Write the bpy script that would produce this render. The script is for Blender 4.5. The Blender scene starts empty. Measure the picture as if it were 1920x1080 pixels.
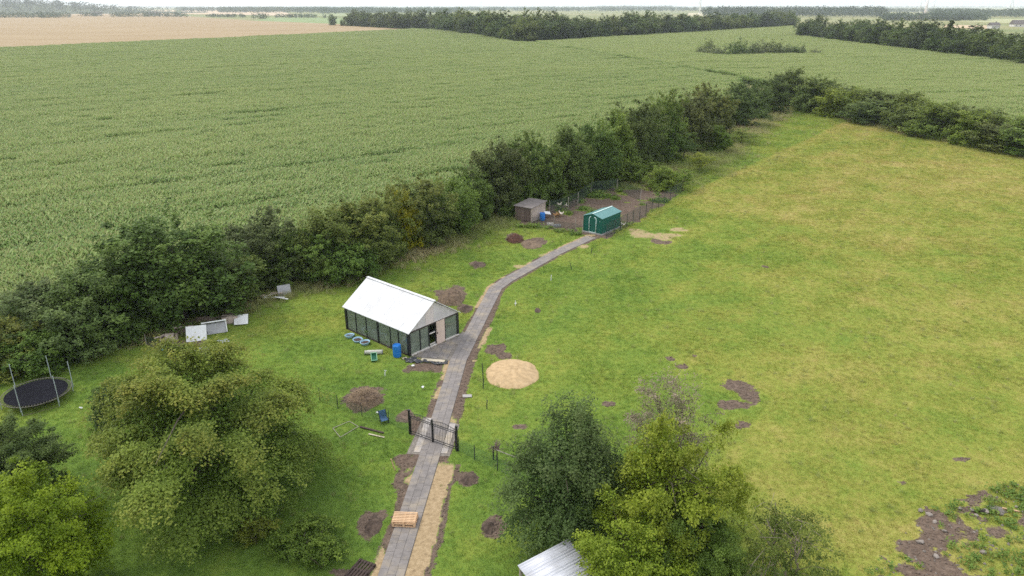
import bpy, bmesh, math, random
import numpy as np
from mathutils import Vector, Matrix

# ------------------------------------------------------------------ camera, sky, sun, exposure
SC = bpy.context.scene
C = SC.collection
F = 1371.0; HC = 24.6; HOR = 11.0            # focal length in photo pixels, camera height (m), horizon row
TH = math.atan((540 - HOR) / F)              # downward pitch
cam_d = bpy.data.cameras.new('camera'); cam = bpy.data.objects.new('camera', cam_d); C.objects.link(cam)
cam_d.sensor_width = 36.0; cam_d.lens = 36.0 * F / 1920.0
cam_d.clip_start = 0.5; cam_d.clip_end = 60000
cam.location = (0, 0, HC); cam.rotation_euler = (math.pi / 2 - TH, 0, 0)
SC.camera = cam

SUN_EL, SUN_AZ = math.radians(52), math.radians(-60)      # azimuth from +Y (view direction), negative = left
W = bpy.data.worlds.new('World'); SC.world = W; W.use_nodes = True
wn = W.node_tree.nodes; wl = W.node_tree.links; wn.clear()
wo = wn.new('ShaderNodeOutputWorld'); bg = wn.new('ShaderNodeBackground')
sky = wn.new('ShaderNodeTexSky'); sky.sky_type = 'NISHITA'; sky.sun_disc = False
sky.sun_elevation = SUN_EL; sky.sun_rotation = SUN_AZ; sky.dust_density = 3.0; sky.air_density = 1.0
mx = wn.new('ShaderNodeMix'); mx.data_type = 'RGBA'; mx.inputs[0].default_value = 0.86
mx.inputs[7].default_value = (9.6, 10.0, 10.7, 1)         # closed cloud cover over the blue sky
wl.new(sky.outputs[0], mx.inputs[6]); wl.new(mx.outputs[2], bg.inputs[0])
bg.inputs[1].default_value = 0.1
wl.new(bg.outputs[0], wo.inputs[0])
sun_d = bpy.data.lights.new('sun', 'SUN'); sun_d.energy = 1.3; sun_d.angle = math.radians(16); sun_d.color = (1.0, 0.95, 0.87)
sun = bpy.data.objects.new('sun', sun_d); C.objects.link(sun)
sd = Vector((math.sin(SUN_AZ) * math.cos(SUN_EL), math.cos(SUN_AZ) * math.cos(SUN_EL), math.sin(SUN_EL)))
sun.rotation_euler = sd.to_track_quat('Z', 'Y').to_euler()
SC.view_settings.view_transform = 'Standard'; SC.view_settings.look = 'None'
SC.view_settings.exposure = 0.66; SC.view_settings.gamma = 1.0; SC.view_settings.use_curve_mapping = False
SC.render.engine = 'CYCLES'
cy = SC.cycles
cy.max_bounces = 6; cy.diffuse_bounces = 4; cy.glossy_bounces = 2; cy.transmission_bounces = 3
cy.transparent_max_bounces = 8; cy.volume_bounces = 1; cy.use_denoising = False; cy.use_adaptive_sampling = False
cy.caustics_reflective = False; cy.caustics_refractive = False
SC.render.film_transparent = False

# ------------------------------------------------------------------ helpers
R0 = random.Random(7)
NR = np.random.default_rng(11)

def G(px, py, z=0.0):
    """place on the ground (or at height z) that the photo shows at a pixel"""
    x = (px - 960) / F; u = (540 - py) / F
    dy = math.cos(TH) + u * math.sin(TH); dz = -math.sin(TH) + u * math.cos(TH)
    t = (HC - z) / (-dz)
    return Vector((x * t, dy * t, z))
def row(X, Y, Z):
    d = Y * math.cos(TH) - (Z - HC) * math.sin(TH); u = Y * math.sin(TH) + (Z - HC) * math.cos(TH)
    return 540 - F * u / d
def height(b, ty):
    lo, hi = 0.0, 80.0
    for _ in range(40):
        m = (lo + hi) / 2
        if row(b[0], b[1], m) > ty: lo = m
        else: hi = m
    return lo
def mpp(p):
    return (p[1] * math.cos(TH) + (HC - p[2]) * math.sin(TH)) / F

def tag(o, label=None, cat=None, group=None, kind=None):
    if label: o['label'] = label
    if cat: o['category'] = cat
    if group: o['group'] = group
    if kind: o['kind'] = kind
    return o
def thing(name, label, cat, loc=(0, 0, 0), rz=0.0, group=None):
    o = bpy.data.objects.new(name, None); C.objects.link(o)
    o.empty_display_size = 0.2
    o.location = loc; o.rotation_euler = (0, 0, rz)
    return tag(o, label, cat, group)

class MB:
    def __init__(s): s.v = []; s.f = []
    def add(s, vs, fs):
        n = len(s.v); s.v += [tuple(v) for v in vs]; s.f += [tuple(i + n for i in f) for f in fs]; return s
    def box(s, c, size, rot=None, taper=1.0):
        hx, hy, hz = size[0] / 2, size[1] / 2, size[2] / 2
        vs = []
        for z, k in ((-hz, 1.0), (hz, taper)):
            for x, y in ((-hx, -hy), (hx, -hy), (hx, hy), (-hx, hy)): vs.append(Vector((x * k, y * k, z)))
        if rot is not None:
            m = rot if isinstance(rot, Matrix) else Matrix.Rotation(rot, 3, 'Z')
            vs = [m @ v for v in vs]
        c = Vector(c)
        return s.add([v + c for v in vs], [(0, 3, 2, 1), (4, 5, 6, 7), (0, 1, 5, 4), (1, 2, 6, 5), (2, 3, 7, 6), (3, 0, 4, 7)])
    def bar(s, p, q, w, d=None):
        """square bar between two points"""
        p = Vector(p); q = Vector(q); ax = q - p; L = ax.length
        m = ax.to_track_quat('Z', 'Y').to_matrix()
        return s.box((p + q) / 2, (w, d or w, L), m)
    def tube(s, pts, rs, n=6, cap=True):
        pts = [Vector(p) for p in pts]
        if not hasattr(rs, '__len__'): rs = [rs] * len(pts)
        b = len(s.v)
        for i, p in enumerate(pts):
            t = (pts[min(i + 1, len(pts) - 1)] - pts[max(i - 1, 0)]).normalized()
            a = t.orthogonal().normalized(); e = t.cross(a)
            if i and abs(t.z) > 0.2: a = Vector((1, 0, 0)) - t * t.x; a.normalize(); e = t.cross(a)
            if not i and abs(t.z) > 0.2: a = Vector((1, 0, 0)) - t * t.x; a.normalize(); e = t.cross(a)
            for k in range(n):
                an = 2 * math.pi * k / n
                s.v.append(tuple(p + (a * math.cos(an) + e * math.sin(an)) * rs[i]))
        for i in range(len(pts) - 1):
            for k in range(n):
                k2 = (k + 1) % n
                s.f.append((b + i * n + k, b + i * n + k2, b + (i + 1) * n + k2, b + (i + 1) * n + k))
        if cap:
            s.f.append(tuple(b + k for k in reversed(range(n))))
            s.f.append(tuple(b + (len(pts) - 1) * n + k for k in range(n)))
        return s
    def lathe(s, prof, c=(0, 0, 0), n=24, sy=1.0):
        b = len(s.v)
        for r, z in prof:
            for k in range(n):
                a = 2 * math.pi * k / n
                s.v.append((c[0] + r * math.cos(a), c[1] + r * math.sin(a) * sy, c[2] + z))
        for i in range(len(prof) - 1):
            for k in range(n):
                k2 = (k + 1) % n
                s.f.append((b + i * n + k, b + i * n + k2, b + (i + 1) * n + k2, b + (i + 1) * n + k))
        return s
    def poly(s, pts, z0, z1):
        """prism over a counter-clockwise outline"""
        n = len(pts); b = len(s.v)
        for z in (z0, z1):
            for p in pts: s.v.append((p[0], p[1], z))
        s.f.append(tuple(b + i for i in reversed(range(n)))); s.f.append(tuple(b + n + i for i in range(n)))
        for i in range(n):
            j = (i + 1) % n; s.f.append((b + i, b + j, b + n + j, b + n + i))
        return s
    def mesh(s, name, mat, smooth=False, bevel=0):
        me = bpy.data.meshes.new(name); me.from_pydata(s.v, [], s.f); me.update()
        if bevel:
            bm = bmesh.new(); bm.from_mesh(me)
            bmesh.ops.bevel(bm, geom=bm.edges[:], offset=bevel, segments=1, affect='EDGES', profile=0.5)
            bm.to_mesh(me); bm.free()
        if mat: me.materials.append(mat)
        if smooth: me.polygons.foreach_set('use_smooth', [True] * len(me.polygons))
        return me
    def build(s, name, mat, parent=None, smooth=False, loc=None, rz=0.0, bevel=0):
        o = bpy.data.objects.new(name, s.mesh(name, mat, smooth, bevel)); C.objects.link(o)
        if parent: o.parent = parent
        if loc is not None: o.location = loc; o.rotation_euler = (0, 0, rz)
        return o

def quick_mesh(name, V, nper, mat, attrs=None):
    """V: (N*nper,3) array, every nper vertices one face; attrs: name -> per-face value"""
    n = len(V) // nper
    me = bpy.data.meshes.new(name)
    me.vertices.add(len(V)); me.vertices.foreach_set('co', np.ascontiguousarray(V, dtype=np.float32).ravel())
    me.loops.add(len(V)); me.loops.foreach_set('vertex_index', np.arange(len(V), dtype=np.int32))
    me.polygons.add(n)
    me.polygons.foreach_set('loop_start', np.arange(n, dtype=np.int32) * nper)
    me.polygons.foreach_set('loop_total', np.full(n, nper, dtype=np.int32))
    me.update(calc_edges=True)
    for k, a in (attrs or {}).items():
        at = me.attributes.new(k, 'FLOAT', 'FACE'); at.data.foreach_set('value', np.asarray(a, dtype=np.float32))
    if mat: me.materials.append(mat)
    return me
def grid_mesh(name, X, Y, Z, mat, attrs=None, smooth=True):
    """structured sheet, X Y Z of shape (rows, cols)"""
    r, c = X.shape
    me = bpy.data.meshes.new(name)
    V = np.stack([X, Y, Z], -1).reshape(-1, 3).astype(np.float32)
    me.vertices.add(len(V)); me.vertices.foreach_set('co', V.ravel())
    i = np.arange(r * c).reshape(r, c)
    q = np.stack([i[:-1, :-1], i[:-1, 1:], i[1:, 1:], i[1:, :-1]], -1).reshape(-1, 4).astype(np.int32)
    me.loops.add(q.size); me.loops.foreach_set('vertex_index', q.ravel())
    me.polygons.add(len(q))
    me.polygons.foreach_set('loop_start', np.arange(len(q), dtype=np.int32) * 4)
    me.polygons.foreach_set('loop_total', np.full(len(q), 4, dtype=np.int32))
    me.polygons.foreach_set('use_smooth', np.full(len(q), smooth, dtype=bool))
    me.update(calc_edges=True)
    for k, a in (attrs or {}).items():
        at = me.attributes.new(k, 'FLOAT', 'POINT'); at.data.foreach_set('value', np.asarray(a, dtype=np.float32).ravel())
    if mat: me.materials.append(mat)
    return me
def link(name, me, parent=None):
    o = bpy.data.objects.new(name, me); C.objects.link(o)
    if parent: o.parent = parent
    return o

_T = np.random.default_rng(3).random((8, 256, 256))
def vn(x, y, s=0):
    """value noise 0..1"""
    x = np.asarray(x, float); y = np.asarray(y, float)
    xi = np.floor(x).astype(int); yi = np.floor(y).astype(int); fx = x - xi; fy = y - yi
    fx = fx * fx * (3 - 2 * fx); fy = fy * fy * (3 - 2 * fy); T = _T[s % 8]
    a = T[xi & 255, yi & 255]; b = T[(xi + 1) & 255, yi & 255]; c = T[xi & 255, (yi + 1) & 255]; d = T[(xi + 1) & 255, (yi + 1) & 255]
    return (a * (1 - fx) + b * fx) * (1 - fy) + (c * (1 - fx) + d * fx) * fy
def fbm(x, y, s=0):
    return (vn(x, y, s) * 0.5 + vn(x * 2.1 + 9, y * 2.1 + 4, s + 1) * 0.3 + vn(x * 4.3 + 2, y * 4.3 + 7, s + 2) * 0.2)
def sst(a, b, x):
    t = np.clip((x - a) / (b - a), 0, 1); return t * t * (3 - 2 * t)
def inside(x, y, poly):
    r = np.zeros(np.shape(x), bool); n = len(poly)
    for i in range(n):
        x1, y1 = poly[i][0], poly[i][1]; x2, y2 = poly[(i + 1) % n][0], poly[(i + 1) % n][1]
        if y1 == y2: continue
        c = ((y1 > y) != (y2 > y)) & (x < (x2 - x1) * (y - y1) / (y2 - y1) + x1)
        r ^= c
    return r
def seg_dist(x, y, pts):
    """distance to polyline and signed side (right positive)"""
    best = np.full(np.shape(x), 1e9); side = np.zeros(np.shape(x)); al = np.zeros(np.shape(x)); acc = 0.0
    for a, b in zip(pts[:-1], pts[1:]):
        ax, ay, bx, by = a[0], a[1], b[0], b[1]; L2 = (bx - ax) ** 2 + (by - ay) ** 2; L = math.sqrt(L2)
        t = np.clip(((x - ax) * (bx - ax) + (y - ay) * (by - ay)) / L2, 0, 1)
        d = np.hypot(x - ax - t * (bx - ax), y - ay - t * (by - ay))
        cr = ((bx - ax) * (y - ay) - (by - ay) * (x - ax)) / L
        m = d < best
        best = np.where(m, d, best); side = np.where(m, -np.sign(cr), side); al = np.where(m, acc + t * L, al); acc += L
    return best, side, al

# ------------------------------------------------------------------ materials
def new_mat(name):
    m = bpy.data.materials.new(name); m.use_nodes = True
    nt = m.node_tree; return m, nt.nodes, nt.links, nt.nodes['Principled BSDF']
def mathn(N, L, op, a, b=None, clamp=False):
    n = N.new('ShaderNodeMath'); n.operation = op; n.use_clamp = clamp
    for i, v in enumerate((a, b)):
        if v is None: continue
        if isinstance(v, (int, float)): n.inputs[i].default_value = v
        else: L.new(v, n.inputs[i])
    return n.outputs[0]
def noise(N, L, vec, scale, detail=3, rough=0.55):
    n = N.new('ShaderNodeTexNoise'); n.inputs['Scale'].default_value = scale; n.inputs['Detail'].default_value = detail
    n.inputs['Roughness'].default_value = rough
    if vec is not None: L.new(vec, n.inputs['Vector'])
    return n.outputs['Fac']
def ramp(N, L, fac, stops):
    n = N.new('ShaderNodeValToRGB'); e = n.color_ramp.elements
    while len(e) > 1: e.remove(e[-1])
    e[0].position = stops[0][0]; e[0].color = (*stops[0][1], 1)
    for p, c in stops[1:]:
        k = e.new(p); k.color = (*c, 1)
    L.new(fac, n.inputs[0]); return n.outputs[0]
def mixc(N, L, fac, a, b, mode='MIX'):
    n = N.new('ShaderNodeMix'); n.data_type = 'RGBA'; n.blend_type = mode
    for i, v in ((0, fac), (6, a), (7, b)):
        if isinstance(v, (int, float)): n.inputs[i].default_value = v
        elif isinstance(v, tuple): n.inputs[i].default_value = (*v, 1)
        else: L.new(v, n.inputs[i])
    return n.outputs[2]
def attr(N, name, typ='GEOMETRY'):
    n = N.new('ShaderNodeAttribute'); n.attribute_type = typ; n.attribute_name = name; return n
def plain(name, col, rough=0.7, var=0.25, scale=6.0, metal=0.0, dirt=None, dirt_scale=1.5, bump=0.0, spec=0.3, rnd=0.0, world=False):
    """painted or bare surface: colour with blotchy variation, optional dirt and fine relief"""
    m, N, L, P = new_mat(name)
    tc = N.new('ShaderNodeNewGeometry').outputs['Position'] if world else N.new('ShaderNodeTexCoord').outputs['Object']
    n = noise(N, L, tc, scale, 5)
    lo = tuple(c * (1 - var) for c in col); hi = tuple(min(1, c * (1 + var)) for c in col)
    c = ramp(N, L, n, [(0.3, lo), (0.7, hi)])
    if rnd:
        oi = N.new('ShaderNodeObjectInfo').outputs['Random']
        k = mathn(N, L, 'ADD', mathn(N, L, 'MULTIPLY', oi, rnd), 1 - rnd / 2)
        hs = N.new('ShaderNodeHueSaturation'); L.new(c, hs.inputs['Color']); L.new(k, hs.inputs['Value']); c = hs.outputs[0]
    if dirt:
        dn = noise(N, L, tc, dirt_scale, 6, 0.65)
        f = mathn(N, L, 'MULTIPLY', mathn(N, L, 'SUBTRACT', dn, 0.48, True), 4.0, True)
        c = mixc(N, L, f, c, dirt)
    L.new(c, P.inputs['Base Color'])
    P.inputs['Roughness'].default_value = rough; P.inputs['Metallic'].default_value = metal
    P.inputs['Specular IOR Level'].default_value = spec
    if bump:
        b = N.new('ShaderNodeBump'); b.inputs['Strength'].default_value = bump; b.inputs['Distance'].default_value = 0.02
        L.new(noise(N, L, tc, scale * 4, 4), b.inputs['Height']); L.new(b.outputs[0], P.inputs['Normal'])
    return m

def grass_colour(N, L, dry):
    pos = N.new('ShaderNodeNewGeometry').outputs['Position']
    n1 = noise(N, L, pos, 0.16, 4, 0.6); n2 = noise(N, L, pos, 0.75, 4, 0.6); n3 = noise(N, L, pos, 4.0, 4, 0.7)
    a = mathn(N, L, 'MULTIPLY', mathn(N, L, 'SUBTRACT', n1, 0.5), 0.85)
    b = mathn(N, L, 'MULTIPLY', mathn(N, L, 'SUBTRACT', n2, 0.5), 0.5)
    c = mathn(N, L, 'MULTIPLY', mathn(N, L, 'SUBTRACT', n3, 0.5), 0.55)
    f = mathn(N, L, 'ADD', mathn(N, L, 'ADD', dry, a), mathn(N, L, 'ADD', b, c), True)
    return ramp(N, L, f, [(0.0, (0.092, 0.158, 0.028)), (0.22, (0.138, 0.218, 0.035)), (0.42, (0.196, 0.258, 0.043)),
                          (0.62, (0.262, 0.280, 0.056)), (0.82, (0.335, 0.302, 0.085)), (1.0, (0.390, 0.318, 0.125))])
def leafy(N, L, P, col, trans=0.3, out=None):
    """diffuse leaf that lets some light through"""
    t = N.new('ShaderNodeBsdfTranslucent'); mxs = N.new('ShaderNodeMixShader'); mxs.inputs[0].default_value = trans
    L.new(col, t.inputs['Color']); L.new(col, P.inputs['Base Color'])
    L.new(P.outputs[0], mxs.inputs[1]); L.new(t.outputs[0], mxs.inputs[2])
    L.new(mxs.outputs[0], N['Material Output'].inputs['Surface'])

def mat_pasture():
    m, N, L, P = new_mat('pasture_ground')
    pos = N.new('ShaderNodeNewGeometry').outputs['Position']
    c = grass_colour(N, L, attr(N, 'dry').outputs['Fac'])
    nf = noise(N, L, pos, 9.0, 4, 0.65); nm = noise(N, L, pos, 1.6, 4, 0.6)
    wob = mathn(N, L, 'ADD', mathn(N, L, 'MULTIPLY', mathn(N, L, 'SUBTRACT', nf, 0.5), 1.3), mathn(N, L, 'MULTIPLY', mathn(N, L, 'SUBTRACT', nm, 0.5), 0.8))
    def msk(name):
        f = mathn(N, L, 'ADD', attr(N, name).outputs['Fac'], wob)
        return mathn(N, L, 'MULTIPLY', mathn(N, L, 'SUBTRACT', f, 0.38), 3.2, True)
    soil = ramp(N, L, noise(N, L, pos, 3.0, 6, 0.7), [(0.3, (0.085, 0.060, 0.046)), (0.55, (0.155, 0.112, 0.084)), (0.75, (0.24, 0.180, 0.137))])
    sand = ramp(N, L, noise(N, L, pos, 4.0, 6, 0.7), [(0.25, (0.19, 0.135, 0.08)), (0.5, (0.37, 0.27, 0.155)), (0.75, (0.49, 0.375, 0.235))])
    c = mixc(N, L, msk('soil'), c, soil)
    c = mixc(N, L, msk('sand'), c, sand)
    L.new(c, P.inputs['Base Color']); P.inputs['Roughness'].default_value = 0.95; P.inputs['Specular IOR Level'].default_value = 0.1
    b = N.new('ShaderNodeBump'); b.inputs['Strength'].default_value = 0.55; b.inputs['Distance'].default_value = 0.10
    L.new(mathn(N, L, 'ADD', noise(N, L, pos, 3.5, 5, 0.7), nf), b.inputs['Height']); L.new(b.outputs[0], P.inputs['Normal'])
    return m
def mat_blade(name, kind='grass'):
    m, N, L, P = new_mat(name)
    d = attr(N, 'dry', 'INSTANCER').outputs['Fac']
    c = grass_colour(N, L, d)
    g = N.new('ShaderNodeNewGeometry').outputs['Random Per Island']
    k = mathn(N, L, 'ADD', mathn(N, L, 'MULTIPLY', g, 0.7), 0.8)
    hs = N.new('ShaderNodeHueSaturation'); L.new(c, hs.inputs['Color']); L.new(k, hs.inputs['Value'])
    c = hs.outputs[0]
    if kind == 'weed':
        c = mixc(N, L, 0.5, c, (0.135, 0.215, 0.05))
    if kind == 'tall':
        c = mixc(N, L, mathn(N, L, 'MULTIPLY', d, 0.9, True), (0.19, 0.25, 0.055), (0.42, 0.33, 0.20))
        hs2 = N.new('ShaderNodeHueSaturation'); L.new(c, hs2.inputs['Color']); L.new(k, hs2.inputs['Value']); c = hs2.outputs[0]
    P.inputs['Roughness'].default_value = 0.7; P.inputs['Specular IOR Level'].default_value = 0.2
    leafy(N, L, P, c, 0.3); return m
def mat_leaf(name='leaf', turn_colour=(0.31, 0.265, 0.055)):
    """the object's own colour, varied leaf by leaf and spray by spray; the object colour's alpha says how far the outer leaves have turned"""
    m, N, L, P = new_mat(name)
    oi = N.new('ShaderNodeObjectInfo')
    isl = N.new('ShaderNodeNewGeometry').outputs['Random Per Island']
    cl = attr(N, 'spray').outputs['Fac']; tip = attr(N, 'tip').outputs['Fac']; turn = oi.outputs['Alpha']
    v = mathn(N, L, 'ADD', mathn(N, L, 'ADD', mathn(N, L, 'MULTIPLY', isl, 0.5), mathn(N, L, 'MULTIPLY', cl, 0.95)), 0.5)
    hs = N.new('ShaderNodeHueSaturation'); L.new(oi.outputs['Color'], hs.inputs['Color']); L.new(v, hs.inputs['Value'])
    hue = mathn(N, L, 'ADD', mathn(N, L, 'MULTIPLY', cl, -0.03), 0.525); L.new(hue, hs.inputs['Hue']); hs.inputs['Saturation'].default_value = 1.08
    f = mathn(N, L, 'MULTIPLY', mathn(N, L, 'MULTIPLY', tip, turn), mathn(N, L, 'ADD', isl, 0.35), True)
    c = mixc(N, L, f, hs.outputs[0], turn_colour)
    P.inputs['Roughness'].default_value = 0.6; P.inputs['Specular IOR Level'].default_value = 0.15
    leafy(N, L, P, c, 0.34); return m
def mat_maize():
    m, N, L, P = new_mat('maize_leaf')
    pos = N.new('ShaderNodeNewGeometry').outputs['Position']
    isl = N.new('ShaderNodeNewGeometry').outputs['Random Per Island']
    t = attr(N, 'dry', 'INSTANCER').outputs['Fac']; ty = attr(N, 'tassel').outputs['Fac']
    n1 = noise(N, L, pos, 0.02, 3)
    f = mathn(N, L, 'ADD', mathn(N, L, 'ADD', mathn(N, L, 'MULTIPLY', isl, 0.55), mathn(N, L, 'MULTIPLY', n1, 0.5)), mathn(N, L, 'MULTIPLY', t, 0.4), True)
    c = ramp(N, L, f, [(0.1, (0.078, 0.168, 0.029)), (0.45, (0.164, 0.275, 0.054)), (0.85, (0.29, 0.375, 0.105))])
    c = mixc(N, L, ty, c, (0.52, 0.47, 0.24))
    P.inputs['Roughness'].default_value = 0.5; P.inputs['Specular IOR Level'].default_value = 0.3
    leafy(N, L, P, c, 0.3); return m
def mat_field(name, stops, scale, rowdir=0.0, rows=0.0, bump=0.3):
    m, N, L, P = new_mat(name)
    pos = N.new('ShaderNodeNewGeometry').outputs['Position']
    mp = N.new('ShaderNodeMapping'); mp.inputs['Rotation'].default_value = (0, 0, -rowdir); mp.inputs['Scale'].default_value = (0.12, 1, 1)
    L.new(pos, mp.inputs[0])
    n1 = noise(N, L, mp.outputs[0], scale, 6, 0.6); n2 = noise(N, L, pos, scale * 0.2, 4)
    f = mathn(N, L, 'ADD', mathn(N, L, 'MULTIPLY', n1, 0.6), mathn(N, L, 'MULTIPLY', n2, 0.4))
    c = ramp(N, L, f, stops); L.new(c, P.inputs['Base Color'])
    P.inputs['Roughness'].default_value = 0.95; P.inputs['Specular IOR Level'].default_value = 0.1
    b = N.new('ShaderNodeBump'); b.inputs['Strength'].default_value = bump; b.inputs['Distance'].default_value = 0.3
    L.new(noise(N, L, pos, 2.5, 4), b.inputs['Height']); L.new(b.outputs[0], P.inputs['Normal'])
    return m
def mat_glass():
    m, N, L, P = new_mat('old_glass')
    tr = N.new('ShaderNodeBsdfTransparent'); tr.inputs[0].default_value = (0.80, 0.86, 0.83, 1)
    gl = N.new('ShaderNodeBsdfGlossy'); gl.inputs['Roughness'].default_value = 0.04
    fr = N.new('ShaderNodeFresnel'); fr.inputs[0].default_value = 1.5
    m1 = N.new('ShaderNodeMixShader'); L.new(mathn(N, L, 'MULTIPLY', fr.outputs[0], 1.6, True), m1.inputs[0]); L.new(tr.outputs[0], m1.inputs[1]); L.new(gl.outputs[0], m1.inputs[2])
    df = N.new('ShaderNodeBsdfDiffuse'); df.inputs[0].default_value = (0.36, 0.42, 0.33, 1)
    m2 = N.new('ShaderNodeMixShader')
    tc = N.new('ShaderNodeTexCoord').outputs['Object']
    L.new(mathn(N, L, 'MULTIPLY', noise(N, L, tc, 1.7, 4), 0.72), m2.inputs[0]); L.new(m1.outputs[0], m2.inputs[1]); L.new(df.outputs[0], m2.inputs[2])
    L.new(m2.outputs[0], N['Material Output'].inputs['Surface']); return m
def mat_mesh(name, col, cell, wire):
    """woven wire: real holes between the wires of a fence mesh, too fine to model"""
    m, N, L, P = new_mat(name)
    uv = N.new('ShaderNodeTexCoord').outputs['Object']
    sp = N.new('ShaderNodeSeparateXYZ'); L.new(uv, sp.inputs[0])
    def line(o):
        f = mathn(N, L, 'FRACT', mathn(N, L, 'MULTIPLY', o, 1 / cell))
        return mathn(N, L, 'LESS_THAN', f, wire / cell)
    f = mathn(N, L, 'MAXIMUM', line(sp.outputs[0]), line(sp.outputs[2]))
    P.inputs['Base Color'].default_value = (*col, 1); P.inputs['Roughness'].default_value = 0.6
    tr = N.new('ShaderNodeBsdfTransparent'); mxs = N.new('ShaderNodeMixShader')
    L.new(f, mxs.inputs[0]); L.new(tr.outputs[0], mxs.inputs[1]); L.new(P.outputs[0], mxs.inputs[2])
    L.new(mxs.outputs[0], N['Material Output'].inputs['Surface']); return m
def mat_corrugated(name, col, pitch, axis=0, rough=0.45, metal=0.0, dirt=None):
    m = plain(name, col, rough, 0.10, 1.2, metal, dirt, 0.9)
    N = m.node_tree.nodes; L = m.node_tree.links; P = N['Principled BSDF']
    tc = N.new('ShaderNodeTexCoord').outputs['Object']; sp = N.new('ShaderNodeSeparateXYZ'); L.new(tc, sp.inputs[0])
    s = mathn(N, L, 'SINE', mathn(N, L, 'MULTIPLY', sp.outputs[axis], 2 * math.pi / pitch))
    b = N.new('ShaderNodeBump'); b.inputs['Strength'].default_value = 0.6; b.inputs['Distance'].default_value = 0.02
    L.new(s, b.inputs['Height']); L.new(b.outputs[0], P.inputs['Normal']); return m

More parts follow.
